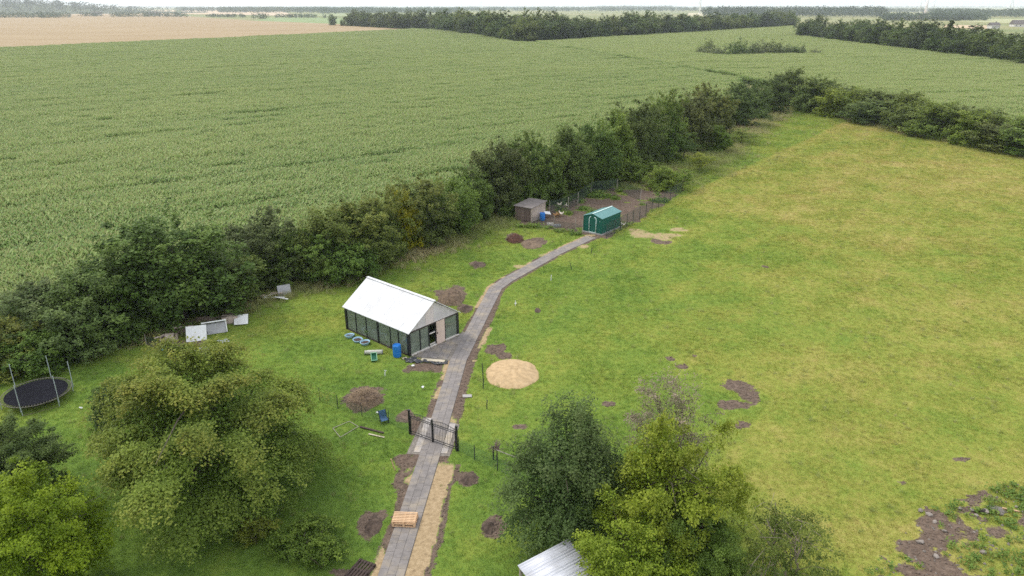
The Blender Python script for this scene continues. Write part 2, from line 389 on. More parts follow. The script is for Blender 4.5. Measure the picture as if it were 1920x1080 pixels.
M = dict(
    pasture=mat_pasture(), blade=mat_blade('grass_blade'), weed=mat_blade('weed_leaf', 'weed'), tall=mat_blade('tall_grass_blade', 'tall'),
    leaf=mat_leaf(), leaf_brown=mat_leaf('browning_leaf', (0.155, 0.130, 0.055)), leaf_flower=mat_leaf('flowering_leaf', (0.46, 0.36, 0.27)), maize=mat_maize(), glass=mat_glass(),
    bark=plain('bark', (0.085, 0.068, 0.052), 0.9, 0.4, 9, bump=0.6),
    twig=plain('dead_twig', (0.26, 0.21, 0.165), 0.9, 0.3, 9),
    slab=plain('concrete_slab', (0.205, 0.184, 0.172), 0.85, 0.16, 3.0, rnd=0.18, dirt=(0.33, 0.275, 0.205), dirt_scale=0.9, bump=0.2, world=True),
    slab_pale=plain('pale_concrete_slab', (0.34, 0.31, 0.285), 0.85, 0.13, 3.0, rnd=0.22, dirt=(0.46, 0.38, 0.27), dirt_scale=0.9, bump=0.2, world=True),
    bed=plain('joint_sand', (0.20, 0.175, 0.15), 0.95, 0.3, 5),
    white=mat_corrugated('white_sheet_roof', (0.72, 0.72, 0.72), 0.076, 1, 0.5, 0.0, (0.62, 0.61, 0.60)),
    gable=plain('weathered_white_board', (0.56, 0.53, 0.53), 0.7, 0.10, 2.0, dirt=(0.46, 0.44, 0.44)),
    gable2=plain('pinkish_white_board', (0.62, 0.55, 0.53), 0.7, 0.08, 2.0),
    door=plain('beige_board', (0.62, 0.49, 0.41), 0.7, 0.08, 2.5, dirt=(0.50, 0.40, 0.33)),
    black=plain('black_paint', (0.018, 0.018, 0.020), 0.5, 0.3, 6, spec=0.4),
    blacksteel=plain('black_steel', (0.014, 0.015, 0.018), 0.45, 0.2, 6, spec=0.5),
    darkwood=plain('dark_timber', (0.055, 0.045, 0.038), 0.8, 0.35, 8),
    brace=plain('pale_batten', (0.50, 0.44, 0.33), 0.8, 0.2, 6),
    sill=plain('white_batten', (0.62, 0.58, 0.53), 0.7, 0.15, 5),
    blue=plain('blue_plastic', (0.012, 0.165, 0.52), 0.4, 0.12, 3, spec=0.5),
    bluering=plain('pale_blue_plastic', (0.33, 0.50, 0.62), 0.5, 0.15, 4),
    greenplastic=plain('green_plastic', (0.012, 0.18, 0.085), 0.45, 0.15, 5, spec=0.5),
    palegreen=plain('pale_green_plastic', (0.22, 0.45, 0.27), 0.5, 0.1, 5),
    pipe=plain('pale_film', (0.47, 0.46, 0.40), 0.6, 0.2, 3, dirt=(0.33, 0.33, 0.24)),
    tarp=plain('black_film', (0.025, 0.027, 0.032), 0.35, 0.4, 3, spec=0.6),
    sand=plain('heaped_sand', (0.44, 0.31, 0.17), 0.95, 0.24, 3.0, dirt=(0.51, 0.375, 0.22), dirt_scale=3.5, bump=1.0),
    soil=plain('dug_soil', (0.072, 0.050, 0.038), 0.95, 0.45, 4.0, dirt=(0.13, 0.092, 0.066), dirt_scale=3.0, bump=1.0),
    clod=plain('soil_clod', (0.145, 0.106, 0.080), 0.95, 0.4, 8.0),
    muck=plain('old_straw_muck', (0.135, 0.095, 0.066), 0.95, 0.45, 4.0, dirt=(0.24, 0.17, 0.105), dirt_scale=3.0, bump=1.0),
    straw=plain('straw_stalk', (0.27, 0.19, 0.115), 0.9, 0.4, 5, rnd=0.3),
    redbrush=plain('dead_red_brush', (0.10, 0.045, 0.030), 0.9, 0.45, 6),
    pine=plain('new_pine', (0.60, 0.40, 0.235), 0.75, 0.18, 6, rnd=0.25),
    oldpallet=plain('tarred_wood', (0.060, 0.040, 0.034), 0.85, 0.35, 6, rnd=0.3),
    greysteel=plain('galvanised_steel', (0.42, 0.46, 0.50), 0.45, 0.12, 8, metal=0.3, spec=0.5),
    mat=plain('trampoline_mat', (0.010, 0.010, 0.014), 0.8, 0.25, 1.0, spec=0.05),
    roofmetal=mat_corrugated('corrugated_metal_roof', (0.55, 0.56, 0.60), 0.18, 0, 0.42, 0.15, (0.40, 0.39, 0.385)),
    shedgreen=mat_corrugated('green_sheet_wall', (0.010, 0.105, 0.075), 0.2, 0, 0.5),
    shedgreen_y=mat_corrugated('green_sheet_side', (0.010, 0.105, 0.075), 0.2, 1, 0.5),
    shedroof=mat_corrugated('green_sheet_roof', (0.10, 0.235, 0.225), 0.25, 1, 0.45),
    trim=plain('pale_mint_trim', (0.55, 0.70, 0.66), 0.5, 0.06, 4),
    concrete=plain('concrete', (0.35, 0.33, 0.31), 0.9, 0.15, 3),
    oldplank=plain('weathered_plank', (0.185, 0.135, 0.112), 0.9, 0.30, 5, rnd=0.5),
    feltroof=plain('roofing_felt', (0.185, 0.16, 0.15), 0.9, 0.2, 2.5, dirt=(0.24, 0.21, 0.195)),
    palewood=plain('pale_sheet_wood', (0.44, 0.36, 0.30), 0.8, 0.18, 4, rnd=0.2),
    whitescrap=plain('white_scrap_panel', (0.70, 0.70, 0.69), 0.6, 0.12, 2, dirt=(0.50, 0.48, 0.44)),
    greyscrap=plain('grey_scrap_panel', (0.38, 0.38, 0.39), 0.6, 0.2, 3, dirt=(0.22, 0.20, 0.18)),
    rustscrap=plain('brown_scrap', (0.16, 0.12, 0.095), 0.85, 0.35, 4, rnd=0.3),
    film=plain('grey_plastic_film', (0.45, 0.47, 0.50), 0.4, 0.3, 4, dirt=(0.25, 0.25, 0.26)),
    turq=plain('turquoise_plastic', (0.10, 0.36, 0.38), 0.5, 0.2, 4),
    hen=plain('hen_feathers', (0.70, 0.62, 0.52), 0.9, 0.15, 8), henbrown=plain('brown_hen_feathers', (0.33, 0.18, 0.075), 0.9, 0.3, 8),
    comb=plain('red_comb', (0.45, 0.03, 0.02), 0.6, 0.1), beak=plain('yellow_beak', (0.55, 0.36, 0.06), 0.6, 0.1),
    stone=plain('field_stone', (0.25, 0.215, 0.185), 0.9, 0.3, 4, rnd=0.5, bump=0.5),
    mesh_dark=mat_mesh('dark_fence_mesh', (0.035, 0.06, 0.05), 0.09, 0.016),
    mesh_green=mat_mesh('green_fence_mesh', (0.04, 0.12, 0.08), 0.10, 0.012),
    turbine=plain('turbine_white', (0.78, 0.78, 0.78), 0.5, 0.03),
    post=plain('dark_post', (0.035, 0.040, 0.040), 0.7, 0.3, 8), postgrey=plain('grey_wood_post', (0.30, 0.265, 0.225), 0.85, 0.25, 8),
    rimsteel=plain('rusty_steel', (0.13, 0.115, 0.10), 0.6, 0.3, 6),
    ash=plain('wet_ash', (0.17, 0.155, 0.145), 0.95, 0.35, 6, dirt=(0.10, 0.08, 0.07), dirt_scale=4),
    bluechair=plain('blue_fabric', (0.045, 0.10, 0.19), 0.7, 0.2, 5),
    house=plain('pale_farm_wall', (0.62, 0.59, 0.55), 0.8, 0.08, 0.5), roofred=plain('farm_roof', (0.13, 0.11, 0.105), 0.8, 0.15, 0.6),
    darkglass=plain('farm_window', (0.03, 0.035, 0.04), 0.2, 0.1),
)

# ------------------------------------------------------------------ the lie of the land (metres, camera over the origin)
PATH = [G(722, 1120), G(733.5, 1080), G(807, 850), G(859.5, 676), G(908.5, 580), G(929, 541), G(950, 526), G(1044, 474), G(1110, 444)]
PATH[0] = PATH[1] + (PATH[1] - PATH[2]).normalized() * 6.0
PW = 1.22                                                     # path width
RUN = [G(962, 420), G(1000, 398), G(1064, 352), G(1190, 346), G(1278, 363), G(1186, 421), G(1138, 448), G(1092, 440)]
def ell(px, py, rx, ry):
    c = G(px, py); k = mpp(c); top = G(px, py - ry); return (c.x, c.y, rx * k, abs(top.y - c.y))
SOIL = [ell(*e) for e in ((898, 496, 17, 7), (995, 457, 22, 10), (1008, 452, 16, 8), (690, 985, 20, 28), (715, 965, 12, 12), (925, 985, 26, 20), (880, 897, 20, 16),
        (655, 1075, 45, 10), (985, 975, 12, 10), (1142, 757, 17, 6), (1256, 674, 9, 4), (1278, 688, 13, 4),
        (1302, 668, 6, 3), (1395, 795, 12, 7), (1385, 800, 9, 6), (1008, 582, 8, 4), (1435, 500, 7, 3), (845, 552, 32, 18), (872, 578, 14, 9),
        (683, 746, 40, 24), (930, 655, 24, 10), (945, 668, 16, 8), (1085, 785, 10, 4), (975, 800, 16, 6), (1240, 452, 26, 7), (1802, 862, 20, 5),
        (1690, 905, 6, 3), (1280, 1000, 20, 10), (800, 690, 45, 9), (760, 780, 18, 14), (780, 800, 14, 20), (755, 862, 16, 16), (748, 900, 10, 24), (965, 445, 20, 8), (335, 645, 60, 8))]
RING = [ell(1385, 724, 36, 12), ell(1405, 740, 24, 14), ell(1378, 759, 34, 9)]
SAND = [ell(*e) for e in ((1205, 440, 26, 8), (1228, 442, 20, 6), (1252, 441, 26, 5), (1272, 431, 20, 5), (1195, 432, 20, 4), (1245, 447, 20, 4), (843, 800, 12, 20), (800, 674, 40, 5),
        (985, 500, 26, 5), (1030, 478, 22, 4), (1095, 462, 14, 4), (782, 885, 7, 20), (708, 1075, 10, 12))]
RUBBLE = [G(1625, 1085), G(1700, 985), G(1765, 945), G(1850, 915), G(1920, 905), G(2040, 890), G(2150, 1100), G(1900, 1180), G(1660, 1150)]
GH_O = Vector((-7.71, 49.48, 0)); GH_A = math.radians(49.0); GH_W, GH_L = 5.15, 7.6
def gh(x, y):
    c, s = math.cos(GH_A), math.sin(GH_A); return (GH_O.x + x * c - y * s, GH_O.y + x * s + y * c)
PATIO = [gh(0.0, -0.12), G(790, 671), G(846, 677), G(880, 625), G(866, 622), gh(GH_W + 0.1, -0.12)]
def blob(x, y, e, s):
    n = (fbm(x * 1.3, y * 1.3, s) - 0.5) * 1.1
    return sst(1.15, 0.7, np.hypot((x - e[0]) / e[2], (y - e[1]) / e[3]) + n)
def fields(x, y):
    """bare soil, bare sand and how dry the grass is, anywhere on the pasture"""
    soil = np.zeros(np.shape(x)); sand = np.zeros(np.shape(x))
    for i, e in enumerate(SOIL): soil = np.maximum(soil, blob(x, y, e, i))
    ring = np.maximum.reduce([blob(x, y, e, i) for i, e in enumerate(RING)]) * (1 - blob(x, y, ell(1362, 742, 26, 8), 3))
    soil = np.maximum(soil, ring)
    for i, e in enumerate(SAND): sand = np.maximum(sand, blob(x, y, e, i + 2) * 0.66)
    d, side, al = seg_dist(x, y, PATH); d = d - PW / 2
    nz = fbm(x * 0.9, y * 0.9, 4); n2 = fbm(x * 0.45 + 5, y * 0.45, 2)
    # worn verge of the path: new sand bedding low on the right, trodden soil elsewhere
    wr = np.interp(y, [20, 34, 36, 39, 42, 50, 58, 64, 80], [1.0, 1.0, 0.6, 0.65, 0.6, 0.6, 0.45, 0.22, 0.3]) * (0.55 + 0.9 * nz)
    wlf = np.interp(y, [20, 30, 40, 46, 52, 62, 70, 80], [0.35, 0.4, 0.6, 0.35, 0.3, 0.25, 0.4, 0.35]) * (0.3 + 1.2 * n2)
    soil = np.maximum(soil, np.where(side > 0, sst(wr + 0.15, wr - 0.05, d), sst(wlf + 0.12, wlf - 0.08, d)))
    low = sst(36.3, 35.0, y)
    ws = 0.95 * (0.75 + 0.5 * nz)
    sand = np.maximum(sand, np.where(side > 0, sst(ws + 0.1, ws - 0.05, d) * low, 0))
    soil = np.where((side > 0) & (low > 0.5), np.maximum(soil, sst(ws + 0.45, ws + 0.2, d)), soil)
    sand = np.maximum(sand, np.where((d < 0.5) & (side < 0), sst(0.55, 0.66, n2 + 0.10 * (y > 60)) * sst(0.5, 0.2, d), 0))
    sand = np.maximum(sand, np.where((d < 0.9) & (side > 0) & (y > 41) & (y < 60), sst(0.60, 0.68, nz) * sst(0.9, 0.7, d) * sst(0.25, 0.45, d) , 0))
    wob = (fbm(x * 0.5, y * 0.5, 1) - 0.5) * 2.4; wob2 = (fbm(x * 0.5 + 40, y * 0.5, 2) - 0.5) * 2.4
    run = inside(x + wob, y + wob2, [(p.x, p.y) for p in RUN])
    rs = sst(0.68, 0.56, fbm(x * 0.23 + 3, y * 0.23 + 8, 5) + 0.10 * sst(92, 101, y))
    soil = np.maximum(soil, run * np.maximum(rs, 0.25 * (y < 90)))
    rub = inside(x + wob, y + wob2, [(p.x, p.y) for p in RUBBLE])
    soil = np.maximum(soil, rub * sst(0.54, 0.38, fbm(x * 0.75, y * 0.75, 3)) )
    soil = np.where(inside(x, y, [gh(-0.1, -0.1), gh(GH_W + 0.1, -0.1), gh(GH_W + 0.1, GH_L + 0.1), gh(-0.1, GH_L + 0.1)]), np.maximum(soil, 0.5 * sst(0.5, 0.35, nz)), soil)
    soil = np.clip(soil - sand * 1.2, 0, 1)
    right = sst(-1.0, 3.0, np.where(side > 0, d, -d)) * 1.0
    dry = np.where(side > 0, 0.36 + 0.22 * sst(2, 24, d), 0.25 + 0.10 * sst(46, 56, y))
    dry = dry + 0.10 * sst(60, 120, y) - 0.07 * sst(40, 28, y) * (side < 0) - 0.10 * sst(40, 28, y) * (side > 0) * sst(14, 2, x)
    lush = np.exp(-(((x - 14.5) / 5.0) ** 2 + ((y - 42.5) / 3.2) ** 2)) + 0.6 * np.exp(-(((x - 3) / 4) ** 2 + ((y - 38) / 4) ** 2))
    dry = dry - 0.25 * lush + 0.16 * (fbm(x * 0.05 + 2, y * 0.05, 6) - 0.5) * 2
    tracks = np.exp(-((((x - 40) * 0.80 - (y - 90) * 0.60) % 7.0 - 3.5) / 0.6) ** 2)
    dry = dry + 0.13 * tracks * (side > 0) * fbm(x * 0.06, y * 0.06 + 9, 1)
    return np.clip(soil, 0, 1), np.clip(sand, 0, 1), np.clip(dry, 0.02, 0.95)
FLAT = [(G(*p), r) for p, r in (((765, 640), 7.0), ((1120, 432), 5.0), ((990, 405), 4.5), ((68, 735), 3.5), ((813, 830), 3.0))]
def lie(x, y):
    """gentle unevenness of the ground, level along the path and under the buildings"""
    d, side, al = seg_dist(x, y, PATH)
    k = sst(0.8, 3.0, d)
    for p, r in FLAT: k = k * sst(r, r + 3, np.hypot(x - p.x, y - p.y))
    return ((fbm(x * 0.22, y * 0.22, 1) - 0.5) * 0.16 + (fbm(x * 1.1, y * 1.1, 5) - 0.5) * 0.09) * k
def ground_z(x, y):
    return float(lie(np.array([float(x)]), np.array([float(y)]))[0])
def at(px, py):
    p = G(px, py); p.z = ground_z(p.x, p.y); return p

# far ground to the horizon
def far_ground():
    m = mat_field('far_farmland', [(0.30, (0.10, 0.14, 0.05)), (0.45, (0.17, 0.20, 0.075)), (0.55, (0.30, 0.27, 0.13)), (0.65, (0.15, 0.19, 0.07))], 0.012, 0.1, 0, 0.0)
    b = MB().add([(-16000, -150, -0.15), (16000, -150, -0.15), (16000, 16000, -0.15), (-16000, 16000, -0.15)], [(0, 1, 2, 3)])
    tag(b.build('ground', m), kind='structure')
far_ground()

# pasture and garden: one sheet, finer towards the camera
def spread(a, b, f):
    v = [a]
    while v[-1] < b: v.append(v[-1] + f(v[-1]))
    return np.array(v)
ys = spread(14.0, 232.0, lambda y: max(0.17, 0.0052 * y))
xs = spread(0.0, 170.0, lambda x: 0.19 + max(0, x - 14) * 0.016)
xs = np.concatenate([-xs[:0:-1][xs[:0:-1] < 95], xs])
GX, GY = np.meshgrid(xs, ys)
so, sa, dr = fields(GX, GY)
GZ = lie(GX, GY) - 0.05 * so * sst(0.55, 0.9, so) * 0
link('pasture', grid_mesh('pasture', GX, GY, GZ, M['pasture'], dict(soil=so, sand=sa, dry=dr)))['kind'] = 'structure'

# crop fields
V2 = lambda p: (p.x, p.y)
HEDGE = [G(-420, 1000), G(-160, 760), G(60, 680), G(330, 592), G(560, 520), G(720, 478), G(860, 425), G(930, 385), G(1080, 345), G(1190, 300), G(1300, 258), G(1400, 214), G(1490, 182)]
RHEDGE = [G(1490, 182), G(1600, 205), G(1700, 228), G(1800, 247), G(1920, 270), G(2300, 345)]
FARL = [G(-500, 122), G(0, 97), G(560, 69.5), G(775, 58), G(835, 60.5), G(905, 72), G(967, 85)]
DITCH = [G(967, 85), G(1000, 86), G(1260, 133), G(1380, 156)]
field_l = [V2(p) for p in HEDGE[:-1]] + [V2(G(1380, 158))] + [V2(p) for p in reversed(DITCH[:-1])] + [V2(p) for p in reversed(FARL[:-1])]
field_r = [V2(G(1003, 84))] + [V2(G(1263, 130)), V2(G(1384, 152)), V2(G(1490, 180))] + [V2(p) for p in RHEDGE[1:]] + [V2(G(2500, 200)), V2(G(1920, 128)), V2(G(1700, 100)), V2(G(1492, 71)), V2(G(1485, 52)), V2(G(1200, 71)), V2(G(1060, 80))]
wheat = [V2(p) for p in FARL[:4]] + [V2(G(820, 50)), V2(G(640, 46)), V2(G(480, 39.5)), V2(G(420, 36)), V2(G(300, 27)), V2(G(-400, 30))]
m_under = mat_field('maize_floor', [(0.3, (0.05, 0.075, 0.022)), (0.7, (0.085, 0.115, 0.035))], 0.3, 0.6, 0, 0.3)
m_wheat = mat_field('ripe_wheat', [(0.3, (0.285, 0.205, 0.115)), (0.5, (0.335, 0.250, 0.145)), (0.7, (0.38, 0.29, 0.178))], 0.05, 0.35, 0, 0.4)
tag(MB().poly(field_l, 0.02, 0.12).build('maize_field_floor', m_under), kind='structure')
tag(MB().poly(field_r, 0.02, 0.125).build('maize_field_floor', m_under), kind='structure')
tag(MB().poly(wheat, -0.1, 0.55).build('wheat_field', m_wheat), kind='structure')
for pts, c in (([G(470, 40), G(640, 46), G(825, 51), G(830, 36), G(500, 33)], (0.20, 0.26, 0.10)), ([G(520, 30), G(860, 32), G(860, 25), G(620, 25)], (0.24, 0.27, 0.12)),
               ([G(1655, 37), G(1735, 36), G(1735, 29.5), G(1655, 29.5)], (0.50, 0.37, 0.23)), ([G(1770, 52), G(1850, 54), G(1850, 48), G(1770, 47)], (0.50, 0.37, 0.23)),
               ([G(1800, 40), G(2000, 48), G(2000, 35), G(1800, 36)], (0.34, 0.34, 0.17)), ([G(1290, 30), G(1330, 30), G(1330, 24), G(1290, 24)], (0.45, 0.40, 0.25)),
               ([G(120, 31), G(330, 30), G(330, 19), G(120, 20)], (0.50, 0.38, 0.24)), ([G(340, 26), G(560, 30), G(530, 22), G(340, 17.5)], (0.50, 0.38, 0.25))):
    tag(MB().poly([V2(p) for p in pts], -0.1, 0.3 + 0.01 * len(c) + 0.02 * R0.random()).build('far_field', plain('far_crop', c, 0.95, 0.1, 0.02)), kind='structure')

# ------------------------------------------------------------------ scattering (uncountable growth only)
def scatter(name, label, pts, rotz, scl, dry, variants, var, tilt=0.0):
    n = len(pts); me = bpy.data.meshes.new(name)
    me.vertices.add(n); me.vertices.foreach_set('co', np.ascontiguousarray(pts, dtype=np.float32).ravel())
    rot = np.zeros((n, 3), np.float32); rot[:, 2] = rotz
    if tilt: rot[:, :2] = NR.normal(0, tilt, (n, 2))
    if np.ndim(scl) == 1: scl = np.stack([scl, scl, scl], -1)
    a = me.attributes.new('rot', 'FLOAT_VECTOR', 'POINT'); a.data.foreach_set('vector', rot.ravel())
    a = me.attributes.new('scl', 'FLOAT_VECTOR', 'POINT'); a.data.foreach_set('vector', np.ascontiguousarray(scl, dtype=np.float32).ravel())
    a = me.attributes.new('dry', 'FLOAT', 'POINT'); a.data.foreach_set('value', np.asarray(dry, np.float32))
    a = me.attributes.new('var', 'INT', 'POINT'); a.data.foreach_set('value', np.asarray(var, np.int32))
    o = link(name, me); tag(o, label, None, None, 'stuff')
    col = bpy.data.collections.new(name + '_kinds')
    for i, v in enumerate(variants):
        ob = bpy.data.objects.new('%s_kind_%02d' % (name, i), v); col.objects.link(ob)
    ng = bpy.data.node_groups.new(name, 'GeometryNodeTree')
    ng.interface.new_socket('Geometry', in_out='INPUT', socket_type='NodeSocketGeometry')
    ng.interface.new_socket('Geometry', in_out='OUTPUT', socket_type='NodeSocketGeometry')
    N, L = ng.nodes, ng.links
    gi = N.new('NodeGroupInput'); go = N.new('NodeGroupOutput'); ip = N.new('GeometryNodeInstanceOnPoints')
    ci = N.new('GeometryNodeCollectionInfo'); ci.inputs[0].default_value = col; ci.inputs['Separate Children'].default_value = True; ci.inputs['Reset Children'].default_value = True
    def na(nm, t):
        x = N.new('GeometryNodeInputNamedAttribute'); x.data_type = t; x.inputs['Name'].default_value = nm; return x.outputs['Attribute']
    L.new(gi.outputs[0], ip.inputs['Points']); L.new(ci.outputs[0], ip.inputs['Instance']); ip.inputs['Pick Instance'].default_value = True
    L.new(na('var', 'INT'), ip.inputs['Instance Index']); L.new(na('rot', 'FLOAT_VECTOR'), ip.inputs['Rotation']); L.new(na('scl', 'FLOAT_VECTOR'), ip.inputs['Scale'])
    L.new(ip.outputs[0], go.inputs[0])
    md = o.modifiers.new('scatter', 'NODES'); md.node_group = ng
    return o

def tuft_mesh(name, n, spread_, h, w, lean, mat, seed):
    r = np.random.default_rng(seed)
    a = r.uniform(0, 2 * math.pi, n); rad = spread_ * np.sqrt(r.random(n)); c = np.stack([rad * np.cos(a), rad * np.sin(a), np.full(n, -0.02)], -1)
    hh = h * r.uniform(0.55, 1.15, n); b = r.uniform(0, 2 * math.pi, n); ln = lean * r.uniform(0.3, 1.2, n) * hh
    tip = c + np.stack([np.cos(b) * ln, np.sin(b) * ln, hh], -1)
    s = np.stack([-np.sin(b), np.cos(b), np.zeros(n)], -1) * (w * r.uniform(0.6, 1.2, n))[:, None] / 2
    return quick_mesh(name, np.stack([c - s, c + s, tip], 1).reshape(-1, 3), 3, mat)
def rosette_mesh(name, n, size, h, mat, seed):
    r = np.random.default_rng(seed)
    c = np.stack([r.normal(0, size, n), r.normal(0, size, n), r.uniform(0.02, h, n)], -1)
    return quick_mesh(name, leaf_quads(r, c, np.tile([0, 0, 1.0], (n, 1)), 0.16, 0.6), 4, mat)
def leaf_quads(r, c, nrm, leaf, rough, aspect=0.6):
    """one small pointed blade per centre, normals scattered round nrm"""
    n = len(c)
    nm = nrm + r.normal(0, rough, (n, 3)); nm /= np.linalg.norm(nm, axis=1, keepdims=True) + 1e-9
    t = r.normal(0, 1, (n, 3)); t -= nm * (t * nm).sum(1, keepdims=True); t /= np.linalg.norm(t, axis=1, keepdims=True) + 1e-9
    s = np.cross(nm, t); k = (leaf * r.uniform(0.65, 1.3, n))[:, None]
    return np.stack([c - t * k * 0.5, c + s * k * aspect * 0.5 + nm * k * 0.08, c + t * k * 0.5, c - s * k * aspect * 0.5 + nm * k * 0.08], 1).reshape(-1, 3)

in_l = lambda x, y: inside(x, y, field_l)
def visible(x, y, m=6.0):
    d = y * math.cos(TH) + HC * math.sin(TH)
    return (np.abs(x) < d * 0.702 + m) & (y > 22)
def grass():
    pts = []; 
    for (y0, y1, dens) in ((22, 46, 22.0), (46, 70, 15.0), (70, 110, 8.0), (110, 205, 3.6)):
        w = (y1 * math.cos(TH) + HC * math.sin(TH)) * 0.702 + 6; st = 1 / math.sqrt(dens)
        x, y = [q.ravel() for q in np.meshgrid(np.arange(-w, w, st), np.arange(y0, y1, st))]
        x = x + NR.uniform(-0.55, 0.55, len(x)) * st; y = y + NR.uniform(-0.55, 0.55, len(y)) * st; k = visible(x, y); pts.append(np.stack([x[k], y[k], np.full(k.sum(), math.sqrt(8.0 / dens))], -1))
    p = np.concatenate(pts); x, y, sc = p.T
    k = ~in_l(x, y) & ~inside(x, y, field_r) & (y < 215); x, y, sc = x[k], y[k], sc[k]
    so, sa, dr = fields(x, y); d, side, al = seg_dist(x, y, PATH)
    keep = (so + NR.normal(0, 0.12, len(x)) < 0.38) & (sa + NR.normal(0, 0.12, len(x)) < 0.38) & (d > PW / 2 + 0.12)
    keep &= ~inside(x, y, [V2(Vector((q[0], q[1], 0))) for q in PATIO]) & ~inside(x, y, [V2(q) for q in APRON])
    x, y, sc, dr = x[keep], y[keep], sc[keep], dr[keep]
    z = lie(x, y)
    hn = fbm(x * 0.35, y * 0.35, 6); h = 0.75 + 0.9 * np.clip(hn - 0.35, 0, 1) * 2.0
    h = h * np.where(NR.random(len(x)) < 0.03, 1.8, 1.0)
    s3 = np.stack([sc, sc, h * np.clip(sc, 0.6, 1.5)], -1)
    V = [tuft_mesh('grass_tuft', 36, 0.30, 0.12, 0.032, 0.9, M['blade'], i) for i in range(5)]
    scatter('grass', 'short green and yellowish grass covering the pasture and garden', np.stack([x, y, z], -1), NR.uniform(0, 6.28, len(x)), s3, dr + NR.normal(0, 0.07, len(x)), V, NR.integers(0, 5, len(x)))
APRON = [G(762, 851), G(843, 856), G(862, 796), G(838, 790), G(822, 786), G(794, 782)]
grass()

def near_line(pts, n, w, r):
    """random places along a polyline"""
    seg = [(a, b, (b - a).length) for a, b in zip(pts[:-1], pts[1:])]; tot = sum(s[2] for s in seg)
    out = []
    for a, b, L in seg:
        m = int(n * L / tot); t = r.random(m); q = r.normal(0, w, m); dx, dy = (b.x - a.x) / L, (b.y - a.y) / L
        out.append(np.stack([a.x + (b.x - a.x) * t - dy * q, a.y + (b.y - a.y) * t + dx * q], -1))
    return np.concatenate(out)
def tall_grass():
    V = [tuft_mesh('tall_tuft', 26, 0.30, 0.48, 0.034, 0.9, M['tall'], 20 + i) for i in range(4)]
    ps = [np.c_[near_line([G(560, 545), G(720, 492), G(860, 445), G(955, 402)], 1500, 1.0, NR), np.full(0, 0)] if False else near_line([G(560, 545), G(720, 492), G(860, 445), G(955, 402)], 1500, 1.1, NR)]
    ps.append(near_line([G(700, 480), G(850, 435), G(950, 410)], 700, 2.2, NR))
    ps.append(near_line([G(0, 700), G(150, 655), G(330, 625), G(560, 545)], 500, 0.8, NR))
    ps.append(near_line([G(1130, 345), G(1250, 320), G(1330, 280)], 2200, 4.0, NR))
    ps.append(near_line([G(1280, 352), G(1340, 300), G(1400, 262), G(1470, 205)], 900, 1.6, NR))
    ps.append(near_line([G(1330, 270), G(1400, 226), G(1480, 196)], 900, 2.0, NR))
    ps.append(near_line([G(1505, 200), G(1700, 252), G(1930, 292)], 700, 0.7, NR))
    ps.append(near_line([G(555, 530), G(870, 425)], 300, 0.6, NR))
    xx = NR.uniform(-30, 110, 9000); yy = NR.uniform(28, 190, 9000); k = visible(xx, yy, 0) & ~inside(xx, yy, field_r); ps.append(np.stack([xx[k], yy[k]], -1)); free = int(k.sum())
    p = np.concatenate(ps); x, y = p.T
    so, sa, dr = fields(x, y); small = np.arange(len(x)) >= len(x) - free; k = (so < 0.5) & ~in_l(x, y) & (seg_dist(x, y, PATH)[0] > 1.0); x, y, small = x[k], y[k], small[k]
    dry = np.clip(fbm(x * 0.2, y * 0.2, 3) * 1.5 - 0.35 + 0.25 * (y > 150), 0, 1)
    scatter('tall_grass', 'tall unmown grass along the foot of the hedges', np.stack([x, y, lie(x, y)], -1), NR.uniform(0, 6.28, len(x)), NR.uniform(0.7, 1.5, len(x)) * np.where(y > 120, 1.3, 1.0) * np.where(small, NR.uniform(0.28, 0.55, len(x)), 1.0), dry * np.where(small, 0.75, 1.0), V, NR.integers(0, 4, len(x)), 0.12)
tall_grass()
def weeds():
    V = [rosette_mesh('weed_plant', 26, 0.16, 0.28, M['weed'], 40 + i) for i in range(4)]
    x = NR.uniform(13, 36, 5000); y = NR.uniform(22, 36, 5000)
    k = inside(x, y, [V2(p) for p in RUBBLE]) & (fbm(x * 0.75, y * 0.75, 3) > 0.47) & (NR.random(5000) < 0.42)
    a = np.stack([x[k], y[k]], -1)
    x = NR.uniform(5, 25, 2600); y = NR.uniform(84, 102, 2600)
    k = inside(x, y, [V2(p) for p in RUN]) & (fbm(x * 0.23 + 3, y * 0.23 + 8, 5) + 0.10 * sst(92, 101, y) > 0.64)
    b = np.stack([x[k], y[k]], -1)
    c = near_line([G(965, 425), G(1030, 428), G(1085, 442)], 60, 0.3, NR)
    d = near_line([G(985, 388), G(1050, 372), G(1075, 352)], 520, 1.0, NR)
    e = near_line([G(850, 880), G(900, 876), G(940, 864)], 60, 0.7, NR)
    p = np.concatenate([a, b, c, d]); x, y = p.T
    scatter('weeds', 'low leafy weeds on bare soil', np.stack([x, y, lie(x, y)], -1), NR.uniform(0, 6.28, len(x)), NR.uniform(0.4, 1.1, len(x)) * np.where(y > 70, 1.5, 1.0), NR.uniform(0, 0.5, len(x)), V, NR.integers(0, 4, len(x)), 0.1)
weeds()

